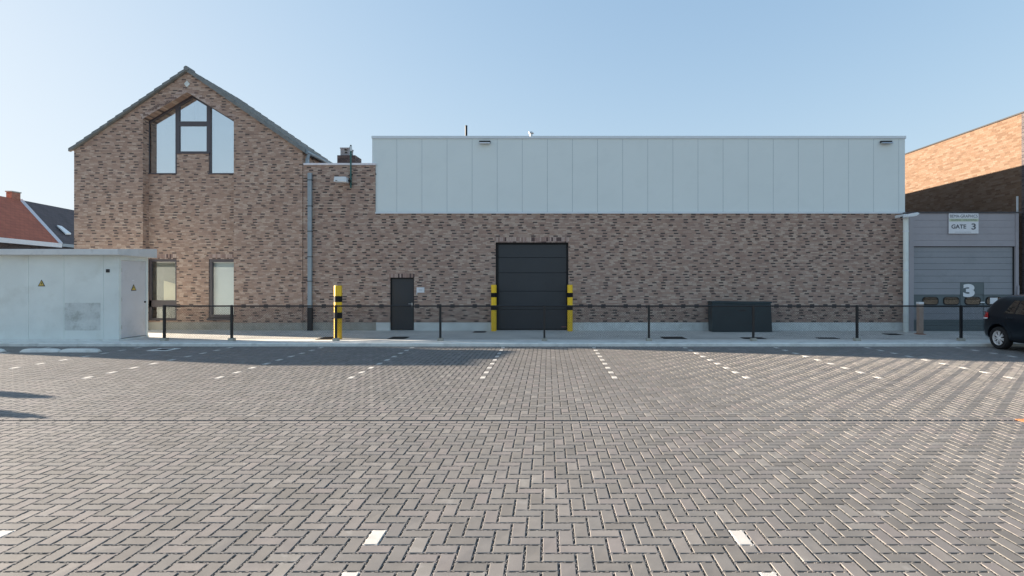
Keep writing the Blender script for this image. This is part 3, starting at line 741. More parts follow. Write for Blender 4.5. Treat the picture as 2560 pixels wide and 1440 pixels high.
# ------------------------------------------------------------------ transformer cabin
YQ = 16.42
cab = thing('substation_cabin', 'pale concrete transformer cabin with flat roof and warning triangles', 'cabin', (-16, 17, G))
def CP(mbx, name, mat, parent=cab, **k): return HP(mbx, name, mat, parent, **k)
xc1 = P(297,0,YQ).x; xc0 = xc1-5.25; yq1 = 17.63; ztop = P(0,637,YQ).z
mb = MB()
sx = [xc0, P(-95,0,YQ).x, P(-10,0,YQ).x, P(71,0,YQ).x, P(160,0,YQ).x, P(259,0,YQ).x, xc1]
for a, b in zip(sx[:-1], sx[1:]): mb.box(a+(.004), b-(.004 if b < xc1 else 0), YQ, YQ+.08, G+.06, ztop)
mb.box(xc1-.12, xc1-.001, YQ+.081, YQ+.10, G+.06, ztop); mb.box(xc1-.08, xc1, yq1-.08, yq1, G+.06, ztop)
mb.box(xc1-.08, xc1, YQ+.1, yq1-.08, ztop-.16, ztop); mb.box(xc0, xc1-.09, yq1-.06, yq1-.002, G, ztop); mb.box(xc0,xc0+.1,YQ+.09,yq1-.07,G,ztop)
mb.box(xc0+.02, xc1-.1, YQ+.01, YQ+.07, G, ztop-.01)
wall = CP(mb, 'wall', M['cabin'], bevel=.005)
mb = MB(); mb.box(xc0-.01, xc1+.01, YQ-.015, yq1+.01, 0, G+.058); CP(mb, 'base', M['plinth'])
mb = MB(); mb.box(xc1-.05, xc1-.015, YQ+.105, yq1-.085, G+.075, ztop-.165)
dr = CP(mb, 'door', M['cabindoor'], bevel=.006); bpy.context.view_layer.update()
for z in (.45,1.3,2.2): mb = MB(); mb.tube([(xc1-.005,YQ+.115,z),(xc1-.005,YQ+.115,z+.12)], .014, 8); sub(dr, mb, 'hinge', M['steel'])
mb = MB(); mb.tube([(xc1-.02,yq1-.14,1.25),(xc1+.02,yq1-.14,1.25)], .025, 10); sub(dr, mb, 'lock', M['blackiron'])
mb = MB()                                           # roof slab: front edge lower than the back
yo0, yo1 = YQ-.26, 17.8; xo = xc1+.17
zf0, zf1 = P(0,637,yo0).z, P(0,622.5,yo0).z; zb0, zb1 = P(0,645,yo1).z, P(0,622.5,yo1).z
mb.prism([(yo0,zf0),(yo1,zb0),(yo1,zb1),(yo0,zf1)], xc0-.2, xo, 'x')
CP(mb, 'roof', M['roofedge'], bevel=.01, fix=True)
mb = MB(); a = P(162,757,YQ); b = P(251,826,YQ); mb.box(a.x,b.x,YQ-.003,YQ,b.z,a.z); CP(mb, 'repainted_patch', M['stain'])
mb = MB(); a = P(270,677,YQ); mb.box(a.x-.05,a.x+.05,YQ-.02,YQ,a.z-.05,a.z+.05); CP(mb, 'vent_socket', M['blackiron'])
a = P(335,700,17.0)
mb = MB(); mb.box(xc1-.016,xc1-.012,16.95,17.05,1.93,1.96); sub(dr, mb, 'small_label', M['white'])
def warn(loc, rzz, label, s=.11):
    t = thing('warning_sign', label, 'sign', loc, 'yellow warning triangles on the cabin', rzz)
    b = MB(); b.prism([(-s,-s*.86),(s,-s*.86),(0,s*.96)], -.006, 0); b.build('border', M['blackiron'], t, fix=True)
    b = MB(); q = s*.72; b.prism([(-q,-q*.86-.006),(q,-q*.86-.006),(0,q*.90)], -.009, -.006); b.build('face', M['signyellow'], t, fix=True)
    b = MB(); k = s*.5; b.prism([(.1*k,.8*k),(-.42*k,-.15*k),(-.02*k,-.12*k),(-.12*k,-.95*k),(.42*k,.05*k),(.05*k,.05*k)], -.011, -.009); b.build('lightning_bolt', M['blackiron'], t, fix=True)
p = P(104,708,YQ-.002); warn(tuple(p), 0, 'yellow high voltage triangle on the long front wall of the cabin')
yy = -xc1*FPX/(CX-335); p = P(335,719,yy); warn((xc1-.012, yy, p.z), math.radians(90), 'yellow high voltage triangle on the cabin side door')

# ------------------------------------------------------------------ wheel stops
def stop(x, label):
    L = 1.04; b = MB(); prof = [(-.10,0),(.10,0),(.09,.05),(.055,.09),(-.055,.09),(-.09,.05)]
    st = [(-L/2,.35),(-L/2+.05,.75),(-L/2+.13,.95),(-L/2+.22,1),(L/2-.22,1),(L/2-.13,.95),(L/2-.05,.75),(L/2,.35)]
    vs = []; fs = []; m = len(prof)
    for sx_, k in st:
        for (yv,zv) in prof: vs.append((sx_, yv*(.6+.4*k), zv*k))
    for s in range(len(st)-1):
        for q in range(m): a = s*m+q; c = s*m+(q+1)%m; fs.append((a,c,c+m,a+m))
    fs.append(tuple(range(m))); fs.append(tuple(range(len(vs)-m,len(vs)))[::-1])
    b.add(vs, fs); o = b.build('wheel_stop', M['kerb'], loc=(x, 14.62, .001), fix=True, smooth=True)
    return tag(o, label, 'wheel stop', 'concrete wheel stops')
for px, lab in ((103,'middle rounded concrete wheel stop on the paving in front of the cabin'),(202,'rightmost rounded concrete wheel stop in front of the cabin'),(-38,'leftmost rounded concrete wheel stop, cut by the picture edge')):
    stop(P(px,0,14.62).x, lab)

# ------------------------------------------------------------------ drain grates
def grate(px0, px1, y0, y1, label, frame=False, z=G):
    Ya, Yb = (H-z)*FPX/(y1-HY), (H-z)*FPX/(y0-HY)
    Ym = (Ya+Yb)/2; xa = (px0-CX)*Ym/FPX; xb = (px1-CX)*Ym/FPX
    t = thing('drain_grate', label, 'drain', ((xa+xb)/2, Ym, z), 'drain grates')
    wx = (xb-xa)/2; wy = max((Yb-Ya)/2, .15)
    b = MB(); b.box(-wx,wx,-wy,wy,-.002,.004); b.build('pit', M['gdark'], t)
    b = MB(); n = 9
    for q in range(n): x = -wx+.02+(2*wx-.04)*q/(n-1); b.box(x-.008,x+.008,-wy+.02,wy-.02,.004,.010)
    b.box(-wx,wx,-wy,-wy+.02,.004,.012); b.box(-wx,wx,wy-.02,wy,.004,.012); b.build('bars', M['blackiron'], t)
    if frame:
        b = MB(); f = .12
        b.box(-wx-f,wx+f,-wy-f,-wy,-.002,.006); b.box(-wx-f,wx+f,wy,wy+f,-.002,.006); b.box(-wx-f,-wx,-wy,wy,-.002,.006); b.box(wx,wx+f,-wy,wy,-.002,.006)
        b.build('concrete_frame', M['kerb'], t)
grate(527, 566, 820.5, 823.5, 'drain grate at the foot of the gabled house right of its window')
grate(800, 838, 843, 849, 'drain grate beside the thick free standing bollard')
grate(975, 1018, 842.5, 847.5, 'drain grate in the yard in front of the black service door')
grate(1184, 1214, 828.5, 831.5, 'drain grate just left of the garage door')
grate(1655, 1712, 842.5, 847.5, 'drain grate right of the garage, left of the dark cabinet')
grate(1856, 1910, 844, 847.5, 'drain grate behind the fence in front of the dark cabinet')
grate(2044, 2094, 844.5, 847, 'drain grate behind the fence right of the dark cabinet')
grate(2214, 2250, 834.5, 837.5, 'drain grate near the right corner of the hall')
grate(395, 425, 872.5, 875.5, 'square drain set in a pale frame on the parking paving', True, .0015)
t = thing('rusty_cover', 'rusty iron drain cover at the right end of the drain channel', 'cover', (6.72, 7.42, .002))
b = MB(); b.box(-.2,.2,-.09,.09,-.002,.006)
b.build('plate', M['rust'], t)
b = MB()
for q in range(6): b.box(-.17+q*.06,-.14+q*.06,-.07,.07,.006,.011)
b.build('raised_bars', M['rust'], t)

# ------------------------------------------------------------------ dark cabinet by the wall
YCB = 19.35
a = P(1780,0,YCB).x; b_ = P(1931,0,YCB).x
t = thing('cabinet', 'dark green metal container standing against the brick wall', 'container', ((a+b_)/2, YCB, G))
wx = (b_-a)/2; hc = zz(757,YCB)
b = MB(); b.prism([(-wx+.02,.0),(wx,.0),(wx-.05,hc),(-wx,hc)], 0, .5); b.build('body', M['bin'], t, bevel=.012, fix=True)
b = MB(); vs = []
lid = [(-wx-.02,hc-.005),(-wx-.01,hc+.045),(-wx+.3,hc+.06),(-wx+.9,hc+.045),(wx-.5,hc+.035),(wx-.02,hc+.04),(wx-.01,hc-.01),(wx-.3,hc-.03),(0,hc-.045),(-wx+.5,hc-.02)]
b.prism(lid, -.03, .53); b.build('lid', M['bin'], t, bevel=.01, fix=True)
b = MB(); b.box(-.12,.12,-.012,0,hc*.72,hc*.76); b.build('handle', M['blackiron'], t)

# ------------------------------------------------------------------ loading gate annex and right building
YG = 19.7
gate = thing('loading_gate', 'grey panelled loading bay with sectional door and rounded portholes', 'gate', (14.8, YG, 0))
def GP(mbx, name, mat, parent=gate, **k): return HP(mbx, name, mat, parent, **k)
gp = lambda x, y, Y=YG: P(x, y, Y)
X_a, X_b = gp(2272,0).x, gp(2546,0).x
ztopg = gp(0,533).z; zd = gp(0,616).z; xd0, xd1 = gp(2284,0).x, gp(2537,0).x
mb = MB()
zl = [zd, gp(0,601).z, gp(0,585).z, gp(0,568).z, gp(0,551).z, ztopg]
for u, v in zip(zl[:-1], zl[1:]): mb.box(xd0, X_b-.12, YG, YG+.06, u+.003, v-.003)
mb.box(xd0,X_b-.12,YG+.012,YG+.1,zd+.01,ztopg-.01)
GP(mb, 'upper_cladding', M['gateclad'], bevel=.004)
for a, b in ((X_a, xd0-.004), (X_b-.118, X_b)): mb = MB(); mb.box(a, b, YG-.02, YG+.1, 0, ztopg); GP(mb, 'corner_trim', M['gateclad'])
mb = MB(); mb.box(X_a-.05, X_b+.1, YG-.04, 26.5, ztopg+.003, ztopg+.05); GP(mb, 'roof', M['slate'])
mb = MB(); mb.box(X_a, X_a+.1, YG+.1, 19.95, 0, ztopg); mb.box(X_a,X_b,YG+.3,YG+.34,0,ztopg); GP(mb, 'side_wall', M['gateclad'])
mb = MB(); yd = YG+.07
sec = [G, gp(0,800).z, gp(0,768).z, gp(0,737).z, gp(0,706).z, gp(0,674).z, gp(0,643).z, zd]
for q, (u, v) in enumerate(zip(sec[:-1], sec[1:])):
    mi = 1 if q in (0,2) else 0
    # each section with a shallow mid groove
    m = (u+v)/2
    if q == 2: continue
    mb.box(xd0+.02, xd1-.02, yd, yd+.05, u+.004, m-.003, mi); mb.box(xd0+.02, xd1-.02, yd, yd+.05, m+.003, v-.004, mi)
sd_ = GP(mb, 'sectional_door', [M['gatepanel'], M['gategreen']], bevel=.003); bpy.context.view_layer.update()
mb = MB(); mb.box(xd0+.02, xd1-.02, yd+.008, yd+.052, sec[2]+.004, sec[3]-.004)
sub(sd_, mb, 'porthole_section', M['gategreen'])
mb = MB(); mb.box(xd0-.004, xd0+.02, yd-.03, yd+.06, G, zd); mb.box(xd1-.02, xd1+.01, yd-.03, yd+.06, G, zd); mb.box(xd0+.02,xd1-.02,yd+.053,yd+.08,G,zd); mb.box(xd0+.02,xd1-.02,yd-.03,yd+.05,zd-.02,zd)
sub(sd_, mb, 'frame', M['gdark'])
mb = MB(); pa, pb = gp(2406,0).x, gp(2462,0).x
mb.box(pa, pb, yd-.006, yd, sec[3]+.01, sec[4]-.004)
mb.box(pa-.025, pa, yd-.012, yd, G+.02, sec[4]); mb.box(pb, pb+.02, yd-.012, yd, G+.02, sec[4])
wd_ = sub(sd_, mb, 'wicket_door', M['gategreen']); 
mb = MB(); p = gp(2457,756); mb.box(p.x-.06,p.x+.09,yd-.05,yd-.035,p.z-.018,p.z+.018); mb.box(p.x+.06,p.x+.09,yd-.04,yd,p.z-.018,p.z+.018); bpy.context.view_layer.update()
sub(wd_, mb, 'handle', M['white'])
n3 = text_mesh('number', '3', M['white'], None, gp(2425.5,0).x, yd-.009, gp(0,726.5).z, gp(2440,0).x-gp(2411,0).x, gp(0,710).z-gp(0,743).z, .055)
bpy.context.view_layer.update(); n3.parent = sd_; n3.matrix_parent_inverse = sd_.matrix_world.inverted()
def rounded(x0, x1, z0, z1, r, n=5):
    pts = []
    for cx_, cz_, a0 in ((x1-r,z0+r,-90),(x1-r,z1-r,0),(x0+r,z1-r,90),(x0+r,z0+r,180)):
        for q in range(n+1):
            t_ = math.radians(a0+90*q/n); pts.append((cx_+r*math.cos(t_), cz_+r*math.sin(t_)))
    return pts
for q, (u, v) in enumerate(((2309,2350),(2361,2402),(2415,2456),(2468,2509))):
    x0_, x1_ = gp(u,0).x, gp(v,0).x; z0_, z1_ = gp(0,763).z, gp(0,742).z
    mb = MB(); mb.prism(rounded(x0_,x1_,z0_,z1_,.12), yd-.004, yd+.008)
    o = sub(sd_, mb, 'porthole', M['gdark'], fix=True)
    mb = MB(); mb.prism(rounded(x0_+.035,x1_-.035,z0_+.035,z1_-.035,.09), yd-.012, yd-.010); sub(o, mb, 'pane', M['portglass'], fix=True)
    mb = MB(); mb.prism(rounded(x0_+.036,x1_-.036,z0_+.036,z1_-.036,.09), yd-.007, yd-.005)
    sub(o, mb, 'inner_sheet', pm('warm_interior', (.30,.22,.15), .8, 0, .6, 14) if q < 3 else M['room'], fix=True)
    if q == 3:
        mb = MB(); mb.box(gp(2478,0).x, gp(2497,0).x, yd-.018, yd-.016, gp(0,760).z, gp(0,744.5).z); sub(o, mb, 'paper', M['paper'])
# sign
p0, p1 = P(2372.5,533.5,YG-.05), P(2446.5,584,YG-.05)
sg = thing('gate_sign', 'white sign lettered GATE 3 above the grey sectional door', 'sign', ((p0.x+p1.x)/2, YG-.05, (p0.z+p1.z)/2))
wS = (p1.x-p0.x)/2; hS = (p0.z-p1.z)/2
b = MB(); b.box(-wS,wS,0,.03,-hS,hS); b.build('board', M['paper'], sg, bevel=.003)
b = MB(); b.box(-wS*.98,wS*.98,-.003,0,hS*.20,hS*.48); b.build('green_band', M['signgreen'], sg)
text_mesh('lettering', 'BEMA-GRAPHICS', M['signtext'], sg, 0, -.004, hS*.73, wS*1.86, hS*.30, 0)
text_mesh('lettering', 'LOADING - UNLOADING', M['signtext'], sg, 0, -.005, hS*.34, wS*1.72, hS*.15, .0)
text_mesh('lettering', 'GATE', M['signtext'], sg, -wS*.34, -.004, -hS*.30, wS*1.0, hS*.42, .03)
text_mesh('lettering', '3', M['signtext'], sg, wS*.66, -.004, -hS*.30, wS*.30, hS*.62, .02)
b = MB(); b.box(-wS*.6,wS*.5,-.003,0,-hS*.86,-hS*.84); b.build('printed_line', M['signtext'], sg)
# pipe and lamp at the hall corner
xp = P(2264.5,0,19.3).x
t = thing('corner_pipe', 'pale round pipe with dirty upper end between brick hall and loading gate', 'pipe', (xp, 19.3, G))
b = MB(); b.tube([(0,0,0),(0,0,zz(535,19.3)-.05)], .085, 14); b.build('pipe', M['cabin'], t, smooth=True)
for z in (.6,2.2,3.6): b = MB(); b.tube([(0,0,z),(0,0,z+.04)], .095, 14); b.build('collar', M['trim'], t, smooth=True)
b = MB(); b.box(-.07,.07,.0,.5,zz(538,19.3)-.05,zz(535,19.3)); b.build('spout', M['trim'], t)
p = P(2278,539,19.1)
t = thing('wall_lamp', 'pale wedge shaped lamp at the corner above the round pipe', 'lamp', tuple(p))
b = MB(); b.prism([(-.22,-.07),(.10,-.03),(.22,.06),(.13,.10),(-.20,.03)], -.14, .14); b.build('housing', M['trim'], t, fix=True, bevel=.012)
b = MB(); b.box(-.20,-.15,.14,.3,-.05,-.01); b.build('arm', M['blackiron'], t)
# weathered marker post
yb = 18.6
t = thing('marker_post', 'short weathered wooden post with white top in front of the loading gate', 'post', (P(2300,0,yb).x, yb, G))
b = MB(); b.box(-.075,.075,-.075,.075,0,zz(760,yb)); b.build('shaft', M['wood'], t, bevel=.006)
b = MB(); b.box(-.08,.08,-.08,.08,zz(760,yb),zz(755,yb)); b.build('cap', M['white'], t, bevel=.004)
b = MB(); b.box(-.12,.12,-.12,.12,0,.02); b.build('foot_plate', M['rust'], t)
# right building (its left side wall catches the sun)
XW = 17.45; YW0 = 19.82; ZW = P(0,284,YW0).z
rb = thing('brick_building', 'tall tan brick building on the right with sunlit side wall', 'building', (22, 26, 0))
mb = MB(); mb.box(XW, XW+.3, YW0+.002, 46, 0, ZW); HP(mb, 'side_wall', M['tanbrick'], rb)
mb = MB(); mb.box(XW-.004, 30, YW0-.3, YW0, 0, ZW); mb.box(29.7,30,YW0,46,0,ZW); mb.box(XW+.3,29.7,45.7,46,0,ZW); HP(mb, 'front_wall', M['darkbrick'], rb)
mb = MB(); mb.box(XW-.04, XW+.34, YW0-.33, 46, ZW, ZW+.05); mb.box(XW+.34, 30.1, YW0-.33, YW0+.2, ZW, ZW+.05); mb.box(XW+.3,29.7,YW0+.2,45.8,ZW-.1,ZW-.05); HP(mb, 'roof_edge', M['blackiron'], rb)
mb = MB(); mb.box(XW-.05, XW-.01, YW0+.12, YW0+.17, ztopg+.06, P(0,490,19.9).z); HP(mb, 'conduit', M['trim'], rb)
t = thing('door_switch', 'small grey control box with white button on the right gate jamb', 'switch', (gp(2545,0).x, YG-.06, gp(0,733).z))
b = MB(); b.box(-.07,.0,0,.03,-.05,.28); b.build('box', M['gateclad'], t)
b = MB(); b.box(-.09,.03,-.05,0,-.17,-.05); b.build('button', M['white'], t)
# climbing leaves on the corner
mb = MB()
for q in range(260):
    c = Vector((random.uniform(XW+.0,XW+1.2), YW0-.34+random.uniform(-.12,.03), random.gauss(4.1,.28)))
    d1 = Vector((random.uniform(-1,1),random.uniform(-.4,.4),random.uniform(-1,1))).normalized()*.06; d2 = d1.orthogonal().normalized()*.045
    mb.add([c-d1,c+d2,c+d1,c-d2], [(0,1,2,3)])
tag(mb.build('climbing_plant', M['redleaf']), 'dark red climbing leaves on the right building corner', 'plant')

# ------------------------------------------------------------------ houses far left
def RP(x, y, Y): return P(x, y, Y)
rl = lambda x: 29.5/(-(x-CX)/FPX-.2)                 # ridge line distance at picture column
el_ = lambda x: 25.41/(-(x-CX)/FPX-.2)
ZR_, ZE_ = 7.62, 4.43
def rp(x): Y = rl(x); return Vector(((x-CX)/FPX*Y, Y, ZR_))
def ep(x): Y = el_(x); return Vector(((x-CX)/FPX*Y, Y, ZE_))
def slab(pts, th=.12):
    n = len(pts); vs = list(pts)+[p-Vector((0,0,th)) for p in pts]
    return vs, [tuple(range(n)), tuple(range(2*n-1,n-1,-1))]+[((q+1)%n, q, q+n, (q+1)%n+n) for q in range(n)]
rh = thing('tiled_house', 'red tiled house with brick chimney behind the transformer cabin', 'house', (-34,33,0))
mb = MB(); mb.add(*slab([rp(-100),rp(50),ep(150),ep(-150)])); 
back = [rp(-100),rp(50),rp(50)+Vector((-4.5,-.8,-3.2)),rp(-100)+Vector((-4.5,-.8,-3.2))]; mb.add(*slab(back))
r_ = HP(mb, 'roof', M['redtile'], rh, fix=True); bpy.context.view_layer.update()
mb = MB(); c = rp(37)+Vector((-.1,0,0)); mb.box(c.x-.2,c.x+.2,c.y-.3,c.y+.3,ZR_-.5,ZR_+.42); sub(r_, mb, 'chimney', brick_mat('chimney_brick', .2,.07,[(0,(.30,.12,.08)),(.5,(.38,.17,.12))],(.3,.25,.2)))
mb = MB(); mb.box(c.x-.24,c.x+.24,c.y-.34,c.y+.34,ZR_+.42,ZR_+.5); sub(r_, mb, 'chimney_cap', M['plinth_old'])
mb = MB(); u = Vector((0,0,.06)); a, b2 = rp(50), ep(150); d = Vector((.13,.05,0))
mb.add(*slab([a-d+u, a+d+u, b2+d+u, b2-d+u], .1)); sub(r_, mb, 'verge_board', M['white'], fix=True)
mb = MB(); a, b2 = ep(-150), ep(150); d = Vector((.12,.02,0)); mb.add(*slab([a, a+d, b2+d, b2], .28)); sub(r_, mb, 'fascia', M['white'], fix=True)
mb = MB(); a, b2 = ep(-150), ep(150); d = Vector((-.3,-.05,-.1)); d2 = Vector((-6,-1,-.1)); mb.add(*slab([a+d2, a+d, b2+d, b2+d2], 4.25)); HP(mb, 'wall', M['darkbrick'], rh, fix=True)
dh = thing('slate_house', 'house with dark tiled roof and a skylight left of the gabled house', 'house', (-33,38,0))
mb = MB(); mb.add(*slab([rp(51),rp(330),ep(420),ep(151)])); mb.add(*slab([rp(51),rp(330),rp(330)+Vector((-4.5,-.8,-3.2)),rp(51)+Vector((-4.5,-.8,-3.2))]))
r_ = HP(mb, 'roof', M['darktile'], dh, fix=True); bpy.context.view_layer.update()
def onroof(x, y):                                     # picture point on the roof plane
    a, b2, c = rp(0), rp(100), ep(0); nrm = (b2-a).cross(c-a)
    d = Vector(((x-CX)/FPX, 1, (HY-y)/FPX)); o = Vector((0,0,H))
    t_ = (a-o).dot(nrm)/d.dot(nrm); return o+d*t_
u = Vector((.08,.02,.12)); mb = MB(); mb.add(*slab([onroof(139,567)+u,onroof(151,569)+u,onroof(174,587)+u,onroof(160,587)+u], .1))
sub(r_, mb, 'skylight', M['blind'], fix=True)
mb = MB(); a, b2 = ep(151), ep(420); d = Vector((.12,.02,0)); mb.add(*slab([a, a+d, b2+d, b2], .2)); sub(r_, mb, 'eave_gutter', M['zinc'], fix=True)
mb = MB(); d = Vector((-.3,-.05,-.1)); d2 = Vector((-6,-1,-.1)); mb.add(*slab([a+d2, a+d, b2+d, b2+d2], 4.25)); HP(mb, 'wall', M['darkbrick'], dh, fix=True)

# ------------------------------------------------------------------ unseen things added outside the picture to shade the paving
h_ = 5.0
tx0, ty0 = -6.48-SA*h_, 12.3+SB*h_
st = thing('shade_blocker', 'added shade casting tower beyond the left picture edge', 'blocker', (tx0+2.4, ty0+.8, 0))  # added box, sized and placed so its shadow crosses the lot
b = MB(); b.box(-2.4,2.4,-.8,.72,0,h_-.1); b.build('wall', M['blockergrey'], st)
b = MB(); b.box(-2.42,2.42,-.82,.74,h_-.1,h_); b.build('roof', M['slate'], st)  # top slab of the added shade blocker
def added_shrub(x, y, h, r, label):  # stand-in crowns, added so their shadow tips reach the paving
    t = thing('added_shrub', label, 'added_shrub', (x, y, 0), 'shrubs added beyond the left edge for their shade')
    b = MB(); b.tube([(0,0,0),(0,0,h*.6)], [.05,.02], 8); b.build('trunk', M['wood'], t)
    b = MB(); rr = random.Random(int(h*10))
    for q in range(800):
        v = Vector((rr.gauss(0,1),rr.gauss(0,1),rr.gauss(0,1))).normalized()*(rr.random()**.4)
        c = Vector((v.x*r, v.y*r, h*.62+v.z*h*.38)); d1 = Vector((rr.gauss(0,1),rr.gauss(0,1),rr.gauss(0,1))).normalized()*.07; d2 = d1.orthogonal().normalized()*.05
        b.add([c-d1,c+d2,c+d1,c-d2], [(0,1,2,3)])
    b.build('crown', M['leaf'], t)
added_shrub(-8.6-SA*1.9, 9.0+SB*1.9, 2.0, .22, 'taller leafy shrub added beyond the left picture edge to shade the paving')
added_shrub(-7.5-SA*1.7, 7.7+SB*1.7, 1.8, .24, 'shorter leafy shrub added beyond the left picture edge to shade the paving')

# ------------------------------------------------------------------ parked car (rear to the kerb, nose to the camera side)
CL, CWD = 4.2, .89
car = thing('parked_car', 'dark blue hatchback car parked with its rear to the fence at right', 'car', (12.68+CWD, 15.92, .002), rz=math.radians(-90))
XS = [0,.04,.12,.25,.42,.7,1.0,1.4,1.8,2.2,2.6,2.95,3.15,3.35,3.6,3.85,4.05,4.16,4.2]
def interp(x, pts):
    for (a,va),(b,vb) in zip(pts[:-1],pts[1:]):
        if x <= b: return va+(vb-va)*(x-a)/(b-a)
    return pts[-1][1]
top = [(0,.86),(.04,.98),(.12,1.07),(.25,1.23),(.42,1.45),(.6,1.53),(1.0,1.55),(1.6,1.555),(2.1,1.53),(2.5,1.40),(2.95,1.10),(3.15,1.02),(3.6,.95),(3.95,.84),(4.1,.72),(4.2,.60)]
belt = [(0,.80),(.12,.96),(.3,1.0),(1,.97),(2,.94),(2.95,.93),(3.6,.86),(4.1,.68),(4.2,.56)]
hw = [(0,.60),(.04,.70),(.12,.78),(.25,.84),(.42,.87),(.8,.89),(3.0,.89),(3.6,.86),(3.95,.78),(4.1,.68),(4.2,.55)]
bot = [(0,.36),(.12,.28),(.4,.22),(3.8,.20),(4.2,.28)]
def section(x):
    t_, b_2, w_, z0 = interp(x,top), interp(x,belt), interp(x,hw), interp(x,bot)
    gh = max(t_-b_2, .02)
    ru = w_-.05-min(gh,.5)*.36
    return [(0,z0),(w_*.86,z0),(w_*.97,z0+.07),(w_*1.0,z0+.22),(w_*.995,b_2-.16),(w_*.975,b_2-.05),(w_-.045,b_2),(w_-.05-(w_-.05-ru)*.5,b_2+gh*.48),(ru,b_2+gh*.90),(ru*.86,t_-.004),(ru*.45,t_+.012*min(1,gh*4)),(0,t_+.018*min(1,gh*4))]
vs = []; fs = []
for x in XS:
    s_ = section(x); ring = [(x,-y,z) for y,z in s_]+[(x,y,z) for y,z in s_[-2:0:-1]]
    m = len(ring); vs += ring
for q in range(len(XS)-1):
    for k in range(m): a = q*m+k; b2 = q*m+(k+1)%m; fs.append((a,b2,b2+m,a+m))
fs.append(tuple(range(m))); fs.append(tuple(range(len(vs)-m,len(vs)))[::-1])
mb = MB(); mb.add(vs, fs); body = mb.build('body', M['carpaint'], car, smooth=True, fix=True)
cut = MB(); WXS = (.72, 3.32)
for wx_ in WXS:
    for s_ in (-1,1): cut.tube([(wx_, s_*.60, .345),(wx_, s_*1.1, .345)], .375, 40)
cut_o = cut.build('cutter', M['tyre'], None, fix=True); cut_o.matrix_world = car.matrix_world
bpy.context.view_layer.update()
ss = body.modifiers.new('ss','SUBSURF'); ss.levels = 1; ss.render_levels = 1
bo = body.modifiers.new('b','BOOLEAN'); bo.operation='DIFFERENCE'; bo.object = cut_o; bo.solver='EXACT'
cut_o.location = car.location; cut_o.rotation_euler = car.rotation_euler; bpy.context.view_layer.update()
dg = bpy.context.evaluated_depsgraph_get(); nm = bpy.data.meshes.new_from_object(body.evaluated_get(dg))
body.modifiers.clear(); body.data = nm; bpy.data.objects.remove(cut_o)
try: nm.set_sharp_from_angle(angle=math.radians(38))
except Exception: pass
def yside(x, z, off=.006):                            # body half width at (x,z)
    s_ = section(x)
    for (y0_,z0_),(y1_,z1_) in zip(s_[1:-1], s_[2:]):
        if z0_ <= z <= z1_ and z1_ > z0_: return y0_+(y1_-y0_)*(z-z0_)/(z1_-z0_)+off
    return s_[4][0]+off
def side_patch(poly, name, mat, off, side, nx=8, nz=5, fixn=True):
    # poly: 4 corners (x,z): lower-left, lower-right, upper-right, upper-left
    g = MB(); vv = []; ff = []
    for i in range(nz+1):
        for k in range(nx+1):
            u_, v_ = k/nx, i/nz
            x = (poly[0][0]*(1-u_)+poly[1][0]*u_)*(1-v_)+(poly[3][0]*(1-u_)+poly[2][0]*u_)*v_
            z = (poly[0][1]*(1-u_)+poly[1][1]*u_)*(1-v_)+(poly[3][1]*(1-u_)+poly[2][1]*u_)*v_
            vv.append((x, side*yside(x,z,off), z))
    for i in range(nz):
        for k in range(nx): a = i*(nx+1)+k; ff.append((a,a+1,a+nx+2,a+nx+1) if side < 0 else (a,a+nx+1,a+nx+2,a+1))
    g.add(vv, ff); return g.build(name, mat, car, smooth=True)
for s_ in (-1,1):
    side_patch([(.86,1.015),(2.72,1.0),(2.26,1.375),(1.05,1.405)], 'window_surround', M['gdark'], .004, s_)
    side_patch([(.90,1.03),(1.20,1.03),(1.28,1.39),(1.10,1.385)], 'quarter_window', M['carglass'], .010, s_)
    side_patch([(1.24,1.03),(1.86,1.02),(1.84,1.39),(1.32,1.39)], 'rear_side_window', M['carglass'], .010, s_)
    side_patch([(1.94,1.02),(2.66,1.02),(2.24,1.36),(1.92,1.385)], 'front_side_window', M['carglass'], .010, s_)
    side_patch([(.01,.85),(.40,.87),(.34,1.02),(.06,1.03)], 'tail_light', M['red'], .012, s_, 8, 4)
    side_patch([(.01,.82),(.36,.84),(.37,.875),(.01,.86)], 'reversing_lamp', M['white'], .016, s_, 6, 2)
    for k, x in enumerate((1.02, 1.98)):
        g = MB(); y = s_*(yside(x,.905,.0)); g.tube([(x,y,.90),(x+.02,y+s_*.03,.905),(x+.2,y+s_*.03,.905),(x+.22,y,.90)], .014, 8); g.build('door_handle', M['carpaint'], car, smooth=True)
    # door gaps
    g = MB()
    for pts in ([(.93,.95),(.97,.80),(1.02,.68),(1.16,.55),(1.2,.36)], [(1.90,1.0),(1.9,.36)], [(2.8,.95),(2.82,.36)], [(1.2,.345),(2.82,.345)]):
        g.tube([(x, s_*(yside(x,z,-.001)), z) for x,z in pts], .004, 5)
    g.build('door_gap', M['gdark'], car)
# rear window, lower sill, bumper plate
g = MB(); g.add([(.10,-.6,1.07),(.10,.6,1.07),(.36,.5,1.36),(.36,-.5,1.36)], [(0,1,2,3)]); g.v = [(x-.03,y,z+.02) for x,y,z in g.v]; g.build('rear_window', M['carglass'], car, fix=True)
g = MB(); g.add([(2.2,-.52,1.45),(2.2,.52,1.45),(2.92,.66,1.12),(2.92,-.66,1.12)], [(0,1,2,3)]); g.v = [(x+.02,y,z+.025) for x,y,z in g.v]; g.build('windscreen', M['carglass'], car, fix=True)
g = MB(); g.box(.32,.62,-.45,.45,1.415,1.445); g.build('roof_spoiler', M['carpaint'], car, bevel=.012)
g = MB(); g.box(-.012,.0,-.26,.26,.62,.73); g.build('number_plate', M['white'], car)
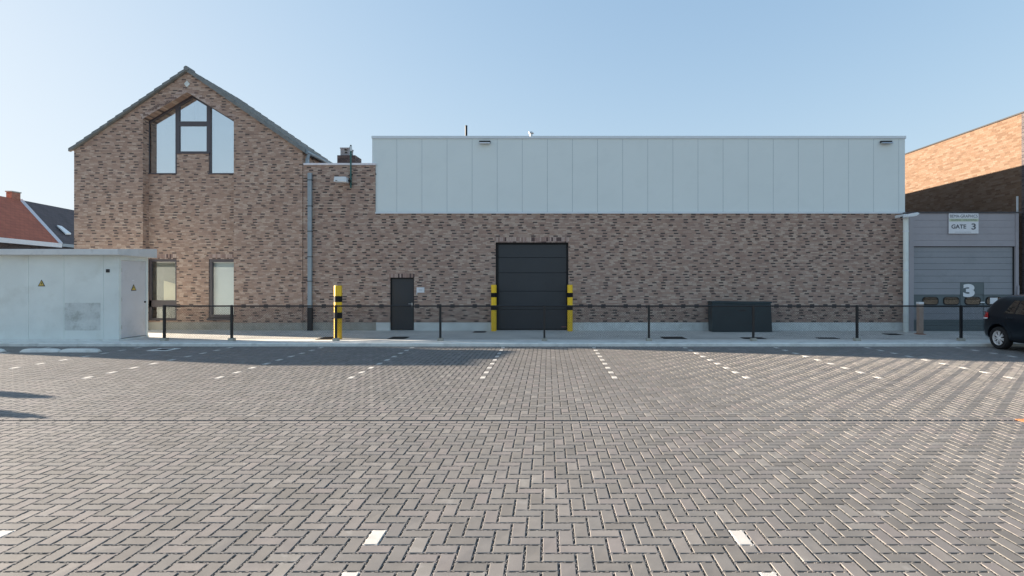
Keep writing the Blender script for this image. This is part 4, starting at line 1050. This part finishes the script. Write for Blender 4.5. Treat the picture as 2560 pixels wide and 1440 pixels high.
# wheels
def wheel(wx_, s_):
    g = MB(); R_ = .318; prof = [(-.0,.205),(.012,.24),(.0,.285),(.02,.308),(.05,.318),(.17,.318),(.20,.30),(.21,.21)]
    n = 48; vv = []; ff = []
    for k in range(n):
        t_ = 2*math.pi*k/n
        for d, r in prof: vv.append((wx_+r*math.cos(t_), s_*(.865-d), .318+r*math.sin(t_)))
    mm = len(prof)
    for k in range(n):
        for q in range(mm-1): a = k*mm+q; b2 = ((k+1)%n)*mm+q; ff.append((a,b2,b2+1,a+1))
    g.add(vv, ff); w_ = g.build('wheel', M['tyre'], car, smooth=True, fix=True)
    g = MB(); yv = s_*.845
    for k in range(n):                                  # rim lip
        a0, a1 = 2*math.pi*k/n, 2*math.pi*(k+1)/n
        P4 = [(r, d) for r, d in ((.208,.0),(.190,.006),(.178,.05))]
        for (r0,d0),(r1,d1) in zip(P4[:-1],P4[1:]):
            g.add([(wx_+r0*math.cos(a0), yv-s_*d0, .318+r0*math.sin(a0)),(wx_+r0*math.cos(a1), yv-s_*d0, .318+r0*math.sin(a1)),(wx_+r1*math.cos(a1), yv-s_*d1, .318+r1*math.sin(a1)),(wx_+r1*math.cos(a0), yv-s_*d1, .318+r1*math.sin(a0))], [(0,1,2,3)])
    for k in range(14):
        t_ = 2*math.pi*(k+(.16 if k%2 else -.16))/14; c_, si = math.cos(t_), math.sin(t_); wdt = .013
        vs8 = []
        for r, wd2, d in ((.03,.009,.008),(.196,.014,.012)):
            for o_ in (-wd2, wd2):
                for dd_ in (d, d+.02): vs8.append((wx_+r*c_-o_*si, yv-s_*dd_, .318+r*si+o_*c_))
        g.add(vs8, [(0,2,6,4),(1,5,7,3),(0,4,5,1),(2,3,7,6),(4,6,7,5),(0,1,3,2)])
    g.tube([(wx_, yv-s_*.03, .318),(wx_, yv-s_*.004, .318)], [.052,.04], 20)
    g.build('rim', M['alloy'], w_, fix=True)
    g = MB(); g.tube([(wx_, yv-s_*.05, .318),(wx_, yv-s_*.075, .318)], .2, 32); g.build('brake_disc', M['gdark'], w_, fix=True)
for wx_ in WXS:
    for s_ in (-1,1): wheel(wx_, s_)
